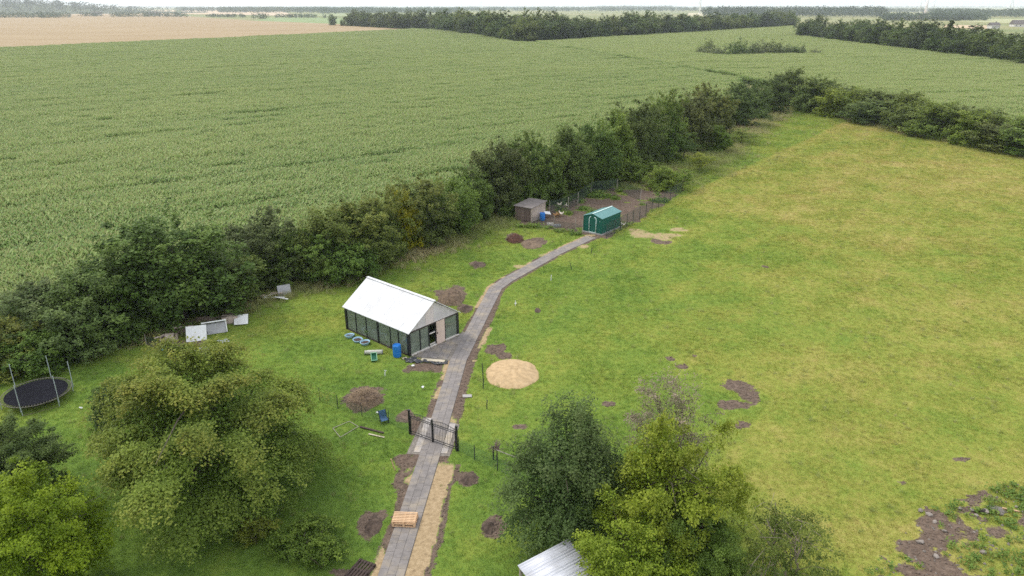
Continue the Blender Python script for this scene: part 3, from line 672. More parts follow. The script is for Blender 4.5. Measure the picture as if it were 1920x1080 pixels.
def clods():
    def lump(seed):
        r = random.Random(seed); bm = bmesh.new(); bmesh.ops.create_icosphere(bm, subdivisions=1, radius=0.09)
        for v in bm.verts: v.co = Vector((v.co.x, v.co.y, v.co.z * 0.7)) * r.uniform(0.6, 1.35)
        me = bpy.data.meshes.new('clod'); bm.to_mesh(me); bm.free(); me.materials.append(M['clod']); return me
    x = NR.uniform(-20, 36, 240000); y = NR.uniform(24, 104, 240000); so, sa, dr = fields(x, y); d, _, _ = seg_dist(x, y, PATH)
    k = (so > 0.45) & (d > PW / 2 + 0.1) & (NR.random(len(x)) < np.where(y < 60, 0.75, 0.35)) & ~inside(x, y, [tuple(q[:2]) for q in PATIO]) & ~inside(x, y, [V2(q) for q in APRON])
    x, y = x[k], y[k]; n = len(x)
    scatter('soil_clods', 'crumbly clods of bare soil', np.stack([x, y, lie(x, y)], -1), NR.uniform(0, 6.28, n), NR.uniform(0.25, 1.0, n) ** 1.5 * 1.1, np.zeros(n), [lump(i) for i in range(4)], NR.integers(0, 4, n), 0.3)
clods()
# maize: patches of plants in rows; one patch is three metres square
ROWA = math.radians(38)
def maize_patch(seed):
    r = np.random.default_rng(seed); V = []; T = []
    for iy in range(4):
        for ix in range(16):
            bx = -1.5 + (ix + 0.5) * 3 / 16 + r.normal(0, 0.03); by = -1.5 + (iy + 0.5) * 0.75 + r.normal(0, 0.03)
            top = 2.15 * r.uniform(0.88, 1.08); a0 = r.uniform(0, 6.28)
            for k in range(6):
                z0 = top - 0.10 - k * 0.2; a = a0 + k * 2.7 + r.normal(0, 0.4); L = r.uniform(0.5, 0.85); w = r.uniform(0.07, 0.11)
                d = np.array([math.cos(a), math.sin(a), 0]); s = np.array([-d[1], d[0], 0]) * w
                p0 = np.array([bx, by, z0]); p1 = p0 + d * L * 0.5 + np.array([0, 0, 0.24]); p2 = p0 + d * L + np.array([0, 0, 0.02 - 0.1 * r.random()])
                V += [p0 - s * 0.5, p0 + s * 0.5, p1 + s, p1 - s]; T.append(0)
                V += [p1 - s, p1 + s, p2 + s * 0.15, p2 - s * 0.15]; T.append(0)
            for k in range(2):
                a = r.uniform(0, 6.28); d = np.array([math.cos(a), math.sin(a), 0]) * 0.03; p0 = np.array([bx, by, top - 0.05]); e = np.array([r.normal(0, 0.08), r.normal(0, 0.08), 0.32])
                V += [p0 - d, p0 + d, p0 + e + d * 0.4, p0 + e - d * 0.4]; T.append(r.uniform(0.5, 1))
    return quick_mesh('maize_patch', np.array(V), 4, M['maize'], dict(tassel=T))
def maize(poly, name, label, rowa, seed, variants, pale=0.0):
    c, s = math.cos(rowa), math.sin(rowa)
    P = np.array(poly); u = P[:, 0] * c + P[:, 1] * s; v = -P[:, 0] * s + P[:, 1] * c
    U, Vv = np.meshgrid(np.arange(u.min(), u.max(), 3.0), np.arange(v.min(), v.max(), 3.0)); U = U.ravel(); Vv = Vv.ravel()
    x = U * c - Vv * s; y = U * s + Vv * c
    k = inside(x, y, poly) & visible(x, y, 25) & (y < 1000); x, y, U, Vv = x[k], y[k], U[k], Vv[k]
    streak = fbm(U * 0.018 + seed, Vv * 0.23, 2); big = fbm(U * 0.012, Vv * 0.02 + seed, 4)
    hz = 0.84 + 0.30 * streak + 0.14 * big
    gap = sst(0.36, 0.26, fbm(U * 0.035 + 7, Vv * 0.33 + seed, 5))
    hz = hz * (1 - 0.15 * gap) * NR.uniform(0.93, 1.06, len(x))
    sc = np.stack([np.full(len(x), 1.0), np.full(len(x), 1.0), hz], -1)
    rot = rowa + np.where(NR.random(len(x)) < 0.5, 0, math.pi)
    dry = np.clip(streak * 0.9 + big * 0.5 - 0.35 + 0.10 * NR.normal(0, 1, len(x)) + pale, 0, 1.3) * 0.9
    scatter(name, label, np.stack([x, y, np.full(len(x), 0.12)], -1), rot, sc, dry, variants, NR.integers(0, len(variants), len(x)))
MP = [maize_patch(60 + i) for i in range(6)]
maize(field_l, 'maize_crop', 'wide field of green maize behind the left hedge', ROWA, 0, MP)
maize(field_r, 'maize_crop', 'field of pale green maize behind the right hedge', math.radians(12), 5, MP, 0.4)

# ------------------------------------------------------------------ trees and bushes
def crown_mesh(name, seed, rad, h0, h1, nspray, nleaf, leaf, spray=0.9, droop=0.25, up=0.7, lobes=0.28, fill=0.16, shape='round', low=-0.75, boughs=56, vj=0.22, thick=0.10, wid=0.34, bwf=0.62):
    """foliage as many small leaves on sprays spread through an uneven crown"""
    r = np.random.default_rng(seed)
    ld = r.normal(0, 1, (16, 3)); ld /= np.linalg.norm(ld, axis=1, keepdims=True); la = r.uniform(-1.0, 1.0, 16) * lobes
    hh = (h1 - h0) / 2; zc = (h0 + h1) / 2; ns = nspray
    if shape == 'cone':
        q = 0.45 + 0.55 * r.random(ns) ** 0.45
        z = h0 + (h1 - h0) * r.random(ns) ** 1.25; k = (1 - (z - h0) / (h1 - h0)) ** 0.85; a = r.uniform(0, 6.283, ns)
        c = np.stack([np.cos(a) * rad * k * q, np.sin(a) * rad * k * q, z], -1); out = np.stack([np.cos(a), np.sin(a), np.full(ns, 0.1)], -1); bv = r.random(ns)
    else:
        # boughs run from the stem to an uneven outline; the sprays sit along them, so gaps stay between
        d = []
        while len(d) < boughs:
            v = r.normal(0, 1, 3); v /= np.linalg.norm(v)
            if v[2] > low and all((v * e).sum() < 1 - 1.3 / boughs for e in d[-60:]): d.append(v)
            elif r.random() < 0.02: d.append(np.array([v[0], v[1], abs(v[2])]))
        d = np.array(d); rr = (1 + (np.clip(d @ ld.T, 0, 1) ** 4 * la).sum(1)) * r.uniform(0.84, 1.08, boughs)
        E = np.stack([d[:, 0] * rad * rr, d[:, 1] * rad * rr, zc + d[:, 2] * hh * np.minimum(rr, 1.06)], -1)
        f = np.clip((E[:, 2] - zc) / hh, -0.8, 1)
        if shape == 'broad': E[:, :2] *= (1.10 - 0.30 * f)[:, None]
        if shape == 'egg': E[:, :2] *= (1.0 - 0.26 * f)[:, None]
        S = np.zeros_like(E); S[:, 2] = h0 + (E[:, 2] - h0) * 0.6
        i = r.integers(0, boughs, ns); q = 1 - 0.68 * r.random(ns) ** 1.55
        bw = bwf * math.sqrt(12.57 / boughs) * math.sqrt(rad * hh)
        ax = E - S; ax /= np.linalg.norm(ax, axis=1, keepdims=True) + 1e-9
        sd0 = np.stack([-ax[:, 1], ax[:, 0], np.zeros(boughs)], -1); sd0 /= np.linalg.norm(sd0, axis=1, keepdims=True) + 1e-6
        lat = r.normal(0, 0.55, ns) * bw * (0.35 + 0.65 * q)
        c = S[i] + (E[i] - S[i]) * q[:, None] + sd0[i] * lat[:, None]
        c[:, 2] += r.normal(0, vj, ns) * bw - np.abs(lat) * 0.25 + 0.10 * hh * np.sin(q * 3.14)
        out = ax[i] + sd0[i] * (lat / bw * 0.8)[:, None] + np.array([0, 0, 0.2]); bv = r.random(boughs)[i] * 0.55 + r.random(ns) * 0.45
    out /= np.linalg.norm(out, axis=1, keepdims=True)
    hz = out.copy(); hz[:, 2] *= 0.35; hz /= np.linalg.norm(hz, axis=1, keepdims=True) + 1e-9
    sd_ = np.stack([-hz[:, 1], hz[:, 0], np.zeros(ns)], -1); sd_ /= np.linalg.norm(sd_, axis=1, keepdims=True) + 1e-9
    sl = spray * r.uniform(0.6, 1.45, ns)
    m = ns * nleaf; i = np.repeat(np.arange(ns), nleaf)
    s = r.random(m); t = r.normal(0, wid, m) * (1.05 - 0.6 * s); v = r.normal(0, thick, m)
    p = c[i] + hz[i] * ((s - 0.35) * sl[i])[:, None] + sd_[i] * (t * sl[i])[:, None]
    p[:, 2] += v * sl[i] - droop * (s ** 2) * sl[i]
    nrm = np.tile([0, 0, up], (m, 1)) + out[i] * (1 - up) * 0.9
    sv = np.repeat(bv, nleaf); tv = np.repeat(np.clip((c[:, 2] - zc) / hh * 0.55 + q * 0.75 - 0.15, 0, 1), nleaf) * (0.35 + 0.65 * s)
    nf = int(m * fill); e = r.normal(0, 1, (nf, 3)); e /= np.linalg.norm(e, axis=1, keepdims=True); e *= (r.random(nf) ** 0.5 * 0.72)[:, None]
    if shape == 'cone':
        zz = r.random(nf); pf = np.stack([e[:, 0] * rad * (1 - zz) * 0.8, e[:, 1] * rad * (1 - zz) * 0.8, h0 + zz * (h1 - h0) * 0.95], -1)
    else: pf = np.stack([e[:, 0] * rad, e[:, 1] * rad, zc + e[:, 2] * hh], -1)
    p = np.concatenate([p, pf]); nrm = np.concatenate([nrm, np.tile([0, 0, 0.5], (nf, 1))]); sv = np.concatenate([sv, r.random(nf) * 0.6]); tv = np.concatenate([tv, np.zeros(nf)])
    k = p[:, 2] > 0.05; p, nrm, sv, tv = p[k], nrm[k], sv[k], tv[k]
    me = quick_mesh(name, leaf_quads(r, p, nrm, leaf, 0.42), 4, M['leaf'], dict(spray=sv, tip=tv))
    return me, c
def trunk_mesh(name, seed, targets, base_r, top, nlimb, stems=1, mat='bark'):
    r = random.Random(seed); b = MB()
    for k in range(stems):
        ox, oy = (0, 0) if stems == 1 else (r.uniform(-0.5, 0.5), r.uniform(-0.5, 0.5))
        pts = [Vector((ox, oy, -0.15))]
        for i in range(1, 6): pts.append(Vector((ox * (1 + i * 0.35) + r.gauss(0, 0.10), oy * (1 + i * 0.35) + r.gauss(0, 0.10), top * i / 5)))
        br = base_r / math.sqrt(stems); rs = [br * (1.25 if i == 0 else 1.0) * (1 - 0.8 * i / 5) + 0.012 for i in range(6)]
        b.tube(pts, rs, 6)
        for j in range(nlimb // stems):
            i = r.randrange(1, 5); st = pts[i].lerp(pts[i + 1] if i < 5 else pts[i], r.random()); tg = Vector(targets[r.randrange(len(targets))])
            if tg.z < st.z - 0.6: tg.z = st.z + 0.3
            md = st.lerp(tg, 0.5) + Vector((r.gauss(0, 0.15), r.gauss(0, 0.15), r.uniform(0.1, 0.4)))
            rr = rs[i] * r.uniform(0.35, 0.55); b.tube([st, md, tg], [rr, rr * 0.6, 0.012], 5, False)
    return b.mesh(name, M[mat])
KIND = {}
def make_kind(key, seed, w, h, h0, nspray, nleaf, leaf, base_r=0.18, nlimb=12, stems=1, trunk_mat='bark', **kw):
    cm, c = crown_mesh('crown', seed, w / 2, h0, h, nspray, nleaf, leaf, **kw)
    KIND[key] = (cm, trunk_mesh('trunk', seed + 1, c.tolist(), base_r, h * 0.72, nlimb, stems, trunk_mat), w, h)
H_ = dict(boughs=70, vj=0.5, thick=0.17, low=-0.97, fill=0.09, bwf=0.48)
make_kind('hedge_a', 101, 8, 9, -0.6, 580, 46, 0.27, shape='egg', lobes=0.3, **H_)
make_kind('hedge_b', 102, 8, 9, -0.6, 580, 46, 0.27, lobes=0.38, **H_)
make_kind('hedge_c', 103, 8, 9, -0.5, 540, 46, 0.29, spray=1.05, droop=0.1, shape='egg', lobes=0.35, **H_)
make_kind('hedge_d', 104, 8, 9, -0.6, 600, 46, 0.26, lobes=0.42, spray=0.8, **H_)
B_ = dict(boughs=40, vj=0.55, thick=0.2, low=-0.95, fill=0.10, bwf=0.5)
make_kind('bush_a', 111, 5, 4.2, -0.6, 300, 46, 0.20, base_r=0.07, nlimb=12, stems=4, lobes=0.35, spray=0.65, **B_)
make_kind('bush_b', 112, 5, 4.2, -0.6, 300, 46, 0.20, base_r=0.07, nlimb=12, stems=3, lobes=0.4, spray=0.7, shape='egg', **B_)
make_kind('bush_c', 113, 5, 4.2, -0.6, 270, 46, 0.21, base_r=0.07, nlimb=9, stems=3, lobes=0.45, spray=0.8, droop=0.1, **B_)
make_kind('sapling', 114, 3.2, 4.0, 0.9, 70, 30, 0.17, base_r=0.05, nlimb=10, lobes=0.4, spray=0.7)
make_kind('beech', 121, 11.0, 9.3, 0.3, 1250, 120, 0.155, base_r=0.32, nlimb=34, shape='broad', spray=1.75, droop=0.45, up=0.6, lobes=0.25, fill=0.05, low=-0.85, boughs=46, vj=0.13, wid=0.18, thick=0.07, bwf=0.43)
make_kind('field_maple', 122, 8.0, 8.0, 0.0, 700, 90, 0.165, base_r=0.22, nlimb=24, spray=0.95, droop=0.25, lobes=0.3, boughs=50, vj=0.3, thick=0.13, fill=0.06, low=-0.95, bwf=0.45)
make_kind('yew', 123, 6.4, 8.0, 0.2, 480, 95, 0.14, base_r=0.25, nlimb=24, spray=1.3, droop=0.6, up=0.4, wid=0.2, shape='egg', lobes=0.35, boughs=48, vj=0.35, thick=0.14, low=-0.95, bwf=0.48)
make_kind('hawthorn', 124, 6.0, 8.0, 0.2, 480, 85, 0.165, base_r=0.2, nlimb=30, spray=1.2, droop=0.2, lobes=0.6, fill=0.05, wid=0.22, boughs=34, bwf=0.42)
make_kind('elder', 125, 5.0, 7.6, 2.2, 210, 46, 0.12, base_r=0.14, nlimb=40, stems=3, spray=0.9, droop=0.1, lobes=0.5, fill=0.05, trunk_mat='twig')
make_kind('scrub', 126, 4.6, 4.6, 0.0, 130, 56, 0.125, base_r=0.10, nlimb=46, stems=4, spray=0.7, droop=0.05, lobes=0.6, fill=0.06, trunk_mat='twig')
make_kind('low_shrub', 127, 2.4, 1.7, -0.2, 110, 46, 0.15, base_r=0.04, nlimb=8, stems=3, spray=0.5, lobes=0.5, low=-0.3)
make_kind('wood_a', 131, 12, 16, -1.5, 330, 18, 0.80, spray=1.4, lobes=0.18, low=-1.0, boughs=20, vj=0.5, thick=0.3, bwf=0.5, fill=0.2, nlimb=4, base_r=0.3)
make_kind('wood_b', 132, 12, 16, -1.5, 300, 18, 0.80, spray=1.4, lobes=0.2, low=-1.0, boughs=18, vj=0.5, thick=0.3, bwf=0.5, fill=0.2, nlimb=4, base_r=0.3)
make_kind('wood_spruce', 133, 7, 17, -0.5, 190, 14, 0.75, shape='cone', spray=1.2, droop=0.4, nlimb=2, base_r=0.25)
make_kind('field_willow', 134, 8, 6, 0.1, 120, 16, 0.5, spray=1.2, lobes=0.45, nlimb=4, stems=3, base_r=0.2, boughs=26, vj=0.6, thick=0.25, low=-1.0)

def tree(name, label, kind, base, h, w, col, turn=0.0, leafmat='leaf', group=None, rz=None, cat='tree', parts=True, lean=(0, 0)):
    cm, tm, w0, h0 = KIND[kind]
    rz = R0.uniform(0, 6.28) if rz is None else rz
    if parts:
        t = thing(name, label, cat, base, rz, group)
        tr = link('trunk', tm, t); cr = link('crown', cm, t)
    else:
        t = cr = link(name, cm); tag(t, label, cat, group); t.location = base; t.rotation_euler = (0, 0, rz)
    t.scale = (w / w0, w / w0, h / h0); t.rotation_euler[0] = lean[0]; t.rotation_euler[1] = lean[1]
    cr.color = (*col, turn)
    if leafmat != 'leaf':
        cr.material_slots[0].link = 'OBJECT'; cr.material_slots[0].material = M[leafmat]
    return t
def tree_px(name, label, kind, bx, by, ty, wpx, col, turn=0.0, leafmat='leaf', foot=0.0, **kw):
    """tree whose foot, top row and spread are read off the photo"""
    b = at(bx, by) if by < 1100 and not foot else G(bx, by, foot); b.z = 0.0 if foot else b.z; w = wpx * mpp(b); h = height((b.x, b.y + 0.12 * w), ty) if kw.pop('deep', True) else height(b, ty)
    return tree(name, label, kind, b, h, w, col, turn, leafmat, **kw)

DK = (0.090, 0.140, 0.040); GN = (0.105, 0.165, 0.038); GG = (0.100, 0.138, 0.060); OL = (0.130, 0.158, 0.045); YG = (0.200, 0.230, 0.034); LG = (0.150, 0.21, 0.048)
HG = 'trees and bushes of the field hedge'
# near hedge, from the left edge of the photo towards the chicken run
for bx, by, ty, wpx, kind, col, turn, lm, lab in (
    (-95, 700, 600, 170, 'bush_a', YG, 0.3, 'leaf', 'yellow green hedge bush cut by the left edge, behind the trampoline'),
    (20, 682, 588, 150, 'bush_b', (0.135, 0.145, 0.03), 0.5, 'leaf', 'yellowish hedge bush just above the trampoline'),
    (78, 697, 628, 120, 'bush_a', GN, 0.0, 'leaf', 'dark green bush right behind the trampoline rim'),
    (150, 662, 556, 140, 'bush_c', GG, 0.1, 'leaf', 'grey green hedge bush right of the trampoline'),
    (85, 640, 510, 170, 'hedge_d', GG, 0.5, 'leaf_brown', 'grey green hedge tree with brownish top above the trampoline'),
    (205, 630, 470, 170, 'hedge_b', DK, 0.3, 'leaf_brown', 'dark hedge tree left of the tallest hedge tree'),
    (345, 598, 388, 240, 'hedge_a', DK, 0.15, 'leaf_brown', 'tallest broad dark hedge tree behind the scrap panels'),
    (262, 610, 470, 150, 'hedge_d', GN, 0.0, 'leaf', 'dark green hedge tree directly left of the scrap boxes'),
    (412, 572, 450, 165, 'hedge_c', (0.095, 0.120, 0.040), 0.15, 'leaf', 'leafy green hedge tree hanging over the white scrap sheets'),
    (488, 524, 392, 140, 'hedge_b', (0.080, 0.090, 0.050), 0.35, 'leaf_brown', 'grey brown topped hedge tree above the broken white boards'),
    (592, 520, 412, 112, 'hedge_d', GN, 0.1, 'leaf', 'mid green hedge tree right of the broken white boards'),
    (625, 516, 400, 120, 'bush_a', (0.095, 0.12, 0.035), 0.3, 'leaf', 'rounded green hedge bush left of the olive hedge tree'),
    (685, 500, 368, 135, 'hedge_a', OL, 0.55, 'leaf', 'olive hedge tree with yellowing top left of the bright yellow one'),
    (540, 528, 425, 100, 'hedge_c', DK, 0.2, 'leaf', 'dark green hedge tree filling the row just above the broken white boards'),
    (645, 500, 385, 100, 'hedge_c', GN, 0.25, 'leaf', 'fresh green hedge tree left beside the olive one'),
    (886, 415, 315, 80, 'hedge_b', DK, 0.2, 'leaf', 'dark green hedge tree left against the dark brownish round one'),
    (968, 390, 262, 84, 'hedge_c', DK, 0.2, 'leaf', 'dark green hedge tree right against the dark brownish round one'),
    (655, 525, 445, 100, 'bush_b', GN, 0.0, 'leaf', 'low green bush at the foot of the olive hedge tree'),
    (762, 468, 352, 62, 'hedge_c', (0.25, 0.24, 0.03), 0.5, 'leaf', 'narrow bright yellow green hedge tree'),
    (722, 482, 350, 90, 'hedge_b', OL, 0.6, 'leaf', 'olive yellow hedge tree just left of the bright yellow one'),
    (800, 455, 318, 120, 'hedge_d', (0.11, 0.13, 0.045), 0.55, 'leaf', 'pale topped hedge tree just right of the bright yellow one'),
    (850, 438, 340, 100, 'bush_c', LG, 0.1, 'leaf', 'fresh green hedge bush left of the dark round hedge tree'),
    (930, 398, 258, 108, 'hedge_a', (0.085, 0.092, 0.045), 0.45, 'leaf_brown', 'dark brownish round hedge tree behind the wooden shed'),
    (1008, 382, 247, 100, 'hedge_b', DK, 0.3, 'leaf', 'dark hedge tree with yellowish crest above the wooden shed'),
    (1062, 366, 228, 96, 'hedge_c', (0.085, 0.115, 0.040), 0.15, 'leaf', 'dark green hedge tree left of the lime topped one'),
    (1112, 350, 222, 90, 'hedge_a', DK, 0.15, 'leaf_brown', 'dark hedge tree behind the back of the chicken run'),
    (1150, 335, 205, 92, 'hedge_c', LG, 0.3, 'leaf', 'lime green hedge tree in the middle of the far row'),
    (1195, 318, 178, 96, 'hedge_d', (0.092, 0.110, 0.042), 0.35, 'leaf_brown', 'tall brown crested hedge tree right of the lime green one'),
    (1240, 300, 168, 84, 'hedge_b', GN, 0.4, 'leaf', 'green hedge tree with yellow crest among brownish ones'),
    (1285, 282, 170, 92, 'hedge_a', (0.108, 0.102, 0.045), 0.5, 'leaf_brown', 'reddish brown hedge tree in the far half of the row'),
    (1330, 262, 157, 84, 'hedge_b', (0.10, 0.100, 0.042), 0.5, 'leaf', 'olive brown round hedge tree next to the reddish brown one'),
    (1382, 236, 147, 72, 'hedge_d', (0.085, 0.115, 0.048), 0.2, 'leaf_brown', 'dark narrow hedge tree towards the far corner'),
    (1415, 222, 150, 60, 'hedge_b', GG, 0.3, 'leaf_brown', 'grey green hedge tree behind the lime bush'),
    (1446, 210, 138, 66, 'hedge_a', (0.095, 0.122, 0.050), 0.2, 'leaf_brown', 'second last hedge tree before the far corner gap'),
    (1474, 198, 124, 70, 'hedge_c', (0.075, 0.10, 0.040), 0.3, 'leaf', 'tallest tree at the far corner of the hedge'),
    ): tree_px('hedge_tree' if kind.startswith('hedge') else 'hedge_bush', lab, kind, bx, by, ty, wpx, col if 'yellow green' in lab else tuple(0.55 * c + 0.45 * m_ for c, m_ in zip(col, (0.125, 0.168, 0.045))), turn * 0.85, lm, group=HG, cat='tree' if kind.startswith('hedge') else 'bush')
# scrub between hedge and pasture beyond the chicken run
for bx, by, ty, wpx, kind, col, lab in (
    (1428, 212, 180, 34, 'bush_b', (0.17, 0.24, 0.03), 'small lime green bush at the foot of the far hedge'),
    (1346, 284, 240, 62, 'bush_a', (0.115, 0.17, 0.035), 'round green bush standing off the hedge at the pasture edge'),
    (1282, 300, 245, 56, 'sapling', (0.095, 0.14, 0.04), 'green sapling between hedge and pasture'),
    (1225, 305, 266, 60, 'bush_c', (0.09, 0.13, 0.04), 'dark low bush under the brownish hedge trees'),
    (1310, 322, 285, 50, 'sapling', (0.20, 0.22, 0.04), 'yellow green sapling beside the round bush'),
    (1390, 270, 240, 46, 'sapling', (0.17, 0.21, 0.05), 'pale sapling farthest out on the pasture edge'),
    (1245, 352, 310, 64, 'bush_b', (0.17, 0.22, 0.05), 'light green bush by the corner post of the run fence'),
    (1280, 358, 315, 46, 'sapling', (0.15, 0.205, 0.045), 'light green sapling at the corner post of the run fence'),
    (1178, 340, 300, 62, 'bush_c', (0.15, 0.20, 0.05), 'light green bush behind the far end of the run'),
    (1215, 330, 300, 50, 'sapling', (0.16, 0.21, 0.05), 'light green sapling behind the run'),
    (1120, 352, 322, 44, 'bush_a', (0.12, 0.17, 0.045), 'small green bush in the back corner of the run'),
    (1045, 378, 352, 44, 'bush_c', (0.13, 0.18, 0.055), 'leafy bush just behind the wooden shed'),
    (1005, 386, 352, 46, 'bush_a', (0.08, 0.13, 0.035), 'dark green bush left behind the wooden shed'),
    (1315, 262, 236, 50, 'bush_a', (0.09, 0.125, 0.042), 'green bush at the foot of the olive brown hedge tree'),
    (955, 408, 376, 40, 'bush_b', (0.10, 0.145, 0.042), 'green bush left beside the wooden shed'),
    ): tree_px('bush' if kind.startswith('bush') else 'sapling', lab, kind, bx, by, ty, wpx, col, 0.15, cat='bush' if kind.startswith('bush') else 'sapling', group='scrub beyond the chicken run')
# hedge on the far side of the pasture
rl = ['leftmost bush of the right hedge beside the corner gap', 'grey green second bush of the right hedge', 'yellow green bush near the left end of the right hedge', 'dark small topped bush of the right hedge after the yellow one',
      'grey bush in the left half of the right hedge', 'tall olive bush left of the middle of the right hedge', 'red tipped bush in the middle of the right hedge', 'leafy green bush in the middle of the right hedge',
      'broad green bush right of the middle of the right hedge', 'dark peaked bush in the right half of the right hedge', 'lime leaved bush in the right half of the right hedge', 'bush with pale straw crest near the right edge',
      'reddish low bush near the right edge of the photo', 'last green bush of the right hedge at the photo edge', 'right hedge bush beyond the photo edge']
rc = [(0.085, 0.115, 0.045), (0.085, 0.105, 0.05), (0.150, 0.175, 0.03), (0.08, 0.105, 0.045), GG, (0.095, 0.115, 0.035), (0.10, 0.115, 0.035), (0.10, 0.135, 0.035), (0.105, 0.14, 0.035), (0.075, 0.09, 0.04), (0.125, 0.165, 0.03), (0.13, 0.15, 0.045), (0.10, 0.10, 0.04), GN, GN]
for i, lab in enumerate(rl):
    t = i / 13.0; bx = 1524 + 396 * t + (10 if i % 2 else -6); by = 207 + 80 * t - (4 if i % 2 else 0)
    ty = 150 + 74 * t + (-2, 6, 6, 4, 8, -2, 6, 0, 2, -6, 4, 4, 12, 0, 0)[i]
    tree_px('hedge_bush', lab, ('bush_a', 'bush_b', 'bush_c', 'bush_a', 'hedge_d')[i % 5], bx, by, ty, 80 + 34 * t + R0.uniform(-4, 10), tuple(v * 0.7 + m_ * 0.5 for v, m_ in zip(rc[i], (0.122, 0.166, 0.044))), 0.3, 'leaf_brown' if i in (6, 12) else 'leaf', group='bushes of the far pasture hedge', cat='bush')
for i in range(13):
    t = (i + 0.5) / 13.0; place = ('first', 'second', 'third', 'fourth', 'fifth', 'sixth', 'seventh', 'eighth', 'ninth', 'tenth', 'eleventh', 'twelfth', 'thirteenth')[i]
    tree_px('hedge_bush', place + ' bush from the left in the rear row of the right hedge', ('bush_b', 'hedge_b', 'bush_c')[i % 3], 1530 + 396 * t, 199 + 80 * t, 151 + 74 * t + R0.uniform(-3, 6), 74 + 30 * t, tuple(v * 0.6 + m_ * 0.55 for v, m_ in zip(rc[(i * 5) % 14], (0.122, 0.166, 0.044))), 0.25, group='rear row of the far pasture hedge', cat='bush')
# garden trees in the foreground
tree('beech_tree', 'large spreading beech with yellowing top in the lower left garden', 'beech', (-15.9, 32.6, ground_z(-15.9, 32.6)), 9.0, 10.6, (0.140, 0.195, 0.042), 0.65, rz=0.4)
tree('field_maple', 'yellow green leafy tree filling the bottom left corner', 'field_maple', (-20.4, 25.0, 0), 6.8, 5.4, (0.165, 0.225, 0.028), 0.2, rz=1.0)
tree('garden_bush', 'dark green bush at the left edge below the trampoline', 'field_maple', (-25.6, 31.6, 0), 5.2, 5.2, (0.085, 0.115, 0.036), 0.0, rz=2.0, cat='bush')
tree_px('garden_bush', 'dark little bush peeking out left behind the beech', 'bush_a', 212, 792, 718, 84, (0.075, 0.105, 0.032), 0.0, cat='bush')
for bx, by, ty, wpx, kind, lab in ((545, 1035, 985, 74, 'low_shrub', 'low leafy shrub left of the shrub trio on the lawn'), (590, 1012, 962, 78, 'low_shrub', 'uppermost leafy shrub of the trio on the lawn'), (612, 1052, 998, 70, 'low_shrub', 'rightmost leafy shrub of the trio on the lawn'), (482, 1008, 962, 62, 'low_shrub', 'small yellowish shrub under the right side of the beech')):
    tree_px('garden_shrub', lab, kind, bx, by, ty, wpx, (0.115, 0.165, 0.035) if bx != 482 else (0.15, 0.17, 0.035), 0.15, cat='shrub')
tree('yew_tree', 'dark drooping evergreen tree above the metal shed roof', 'yew', (2.75, 28.9, 0), 7.7, 5.9, (0.095, 0.138, 0.047), 0.35, 'leaf_brown', rz=0.3)
tree('hawthorn_tree', 'bright yellow green tree right of the dark evergreen', 'hawthorn', (6.6, 27.0, 0), 9.0, 4.4, (0.190, 0.235, 0.036), 0.45, rz=0.2)
tree('hawthorn_tree', 'leafy green tree in front of the metal shed at the bottom edge', 'hawthorn', (5.1, 24.1, 0), 6.0, 3.9, (0.180, 0.235, 0.036), 0.3, rz=2.2)
tree('hawthorn_tree', 'dark green tree at the bottom right of the bright yellow green one', 'hawthorn', (8.1, 25.3, 0), 5.8, 3.2, (0.105, 0.155, 0.036), 0.15, rz=4.0)
tree('elder_tree', 'thin brownish flowering tree rising behind the yellow green one', 'elder', (8.0, 31.6, 0), 7.9, 3.9, (0.115, 0.110, 0.062), 0.9, 'leaf_flower', rz=1.0)
tree('scrub_tree', 'scrubby bush with bare twigs left of the rubble patch', 'scrub', (12.4, 26.4, 0), 5.0, 3.9, (0.125, 0.160, 0.042), 0.4, rz=0.5, cat='bush')
tree('scrub_tree', 'dark green low bush between the yellow green tree and the scrubby bush', 'scrub', (9.9, 24.2, 0), 3.9, 2.8, (0.110, 0.155, 0.038), 0.2, rz=2.5, cat='bush')

# woods beyond the fields: trees one can tell apart at their edges
def wood(poly, n, hmin, hmax, cols, label, group, spruce=0.15, front=None, seed=1):
    r = np.random.default_rng(seed); P = np.array(poly); out = []
    tries = 0; md = math.sqrt(abs(0.5 * sum(P[i][0] * P[(i + 1) % len(P)][1] - P[(i + 1) % len(P)][0] * P[i][1] for i in range(len(P)))) / n) * 0.72
    while len(out) < n and tries < 20000:
        tries += 1; x, y = r.uniform(P[:, 0].min(), P[:, 0].max()), r.uniform(P[:, 1].min(), P[:, 1].max())
        if not inside(np.array([x]), np.array([y]), poly)[0]: continue
        if any((x - a) ** 2 + (y - b) ** 2 < md * md for a, b in out): continue
        out.append((x, y))
    for x, y in out:
        sp = r.random() < spruce; h = r.uniform(hmin, hmax) * (1.08 if sp else 1); c = cols[r.integers(len(cols))]; k = r.uniform(0.85, 1.15)
        tree('spruce_tree' if sp else 'wood_tree', label.replace('broadleaf tree', 'spruce') if sp else label, 'wood_spruce' if sp else ('wood_a', 'wood_b')[r.integers(2)], (x, y, -0.1), h, h * r.uniform(0.95, 1.35) * (0.45 if sp else 1),
             tuple(v * k * (0.8 if sp else 1) for v in c), 0.2, 'leaf', group=group + (' (spruces)' if sp else ''), parts=False)
WD = [(0.085, 0.122, 0.040), (0.105, 0.136, 0.042), (0.078, 0.108, 0.044), (0.120, 0.140, 0.045)]
def off(a, d): return (a.x * (1 + d / a.length), a.y * (1 + d / a.length))
def belt(edge, depth): return [V2(p) for p in edge] + [off(p, depth) for p in reversed(edge)]
wood(belt([G(838, 61), G(905, 70), G(967, 82), G(1060, 79)], 75), 70, 13, 21, WD, 'broadleaf tree at the near corner of the middle wood', 'trees of the middle wood corner', 0.0, seed=1)
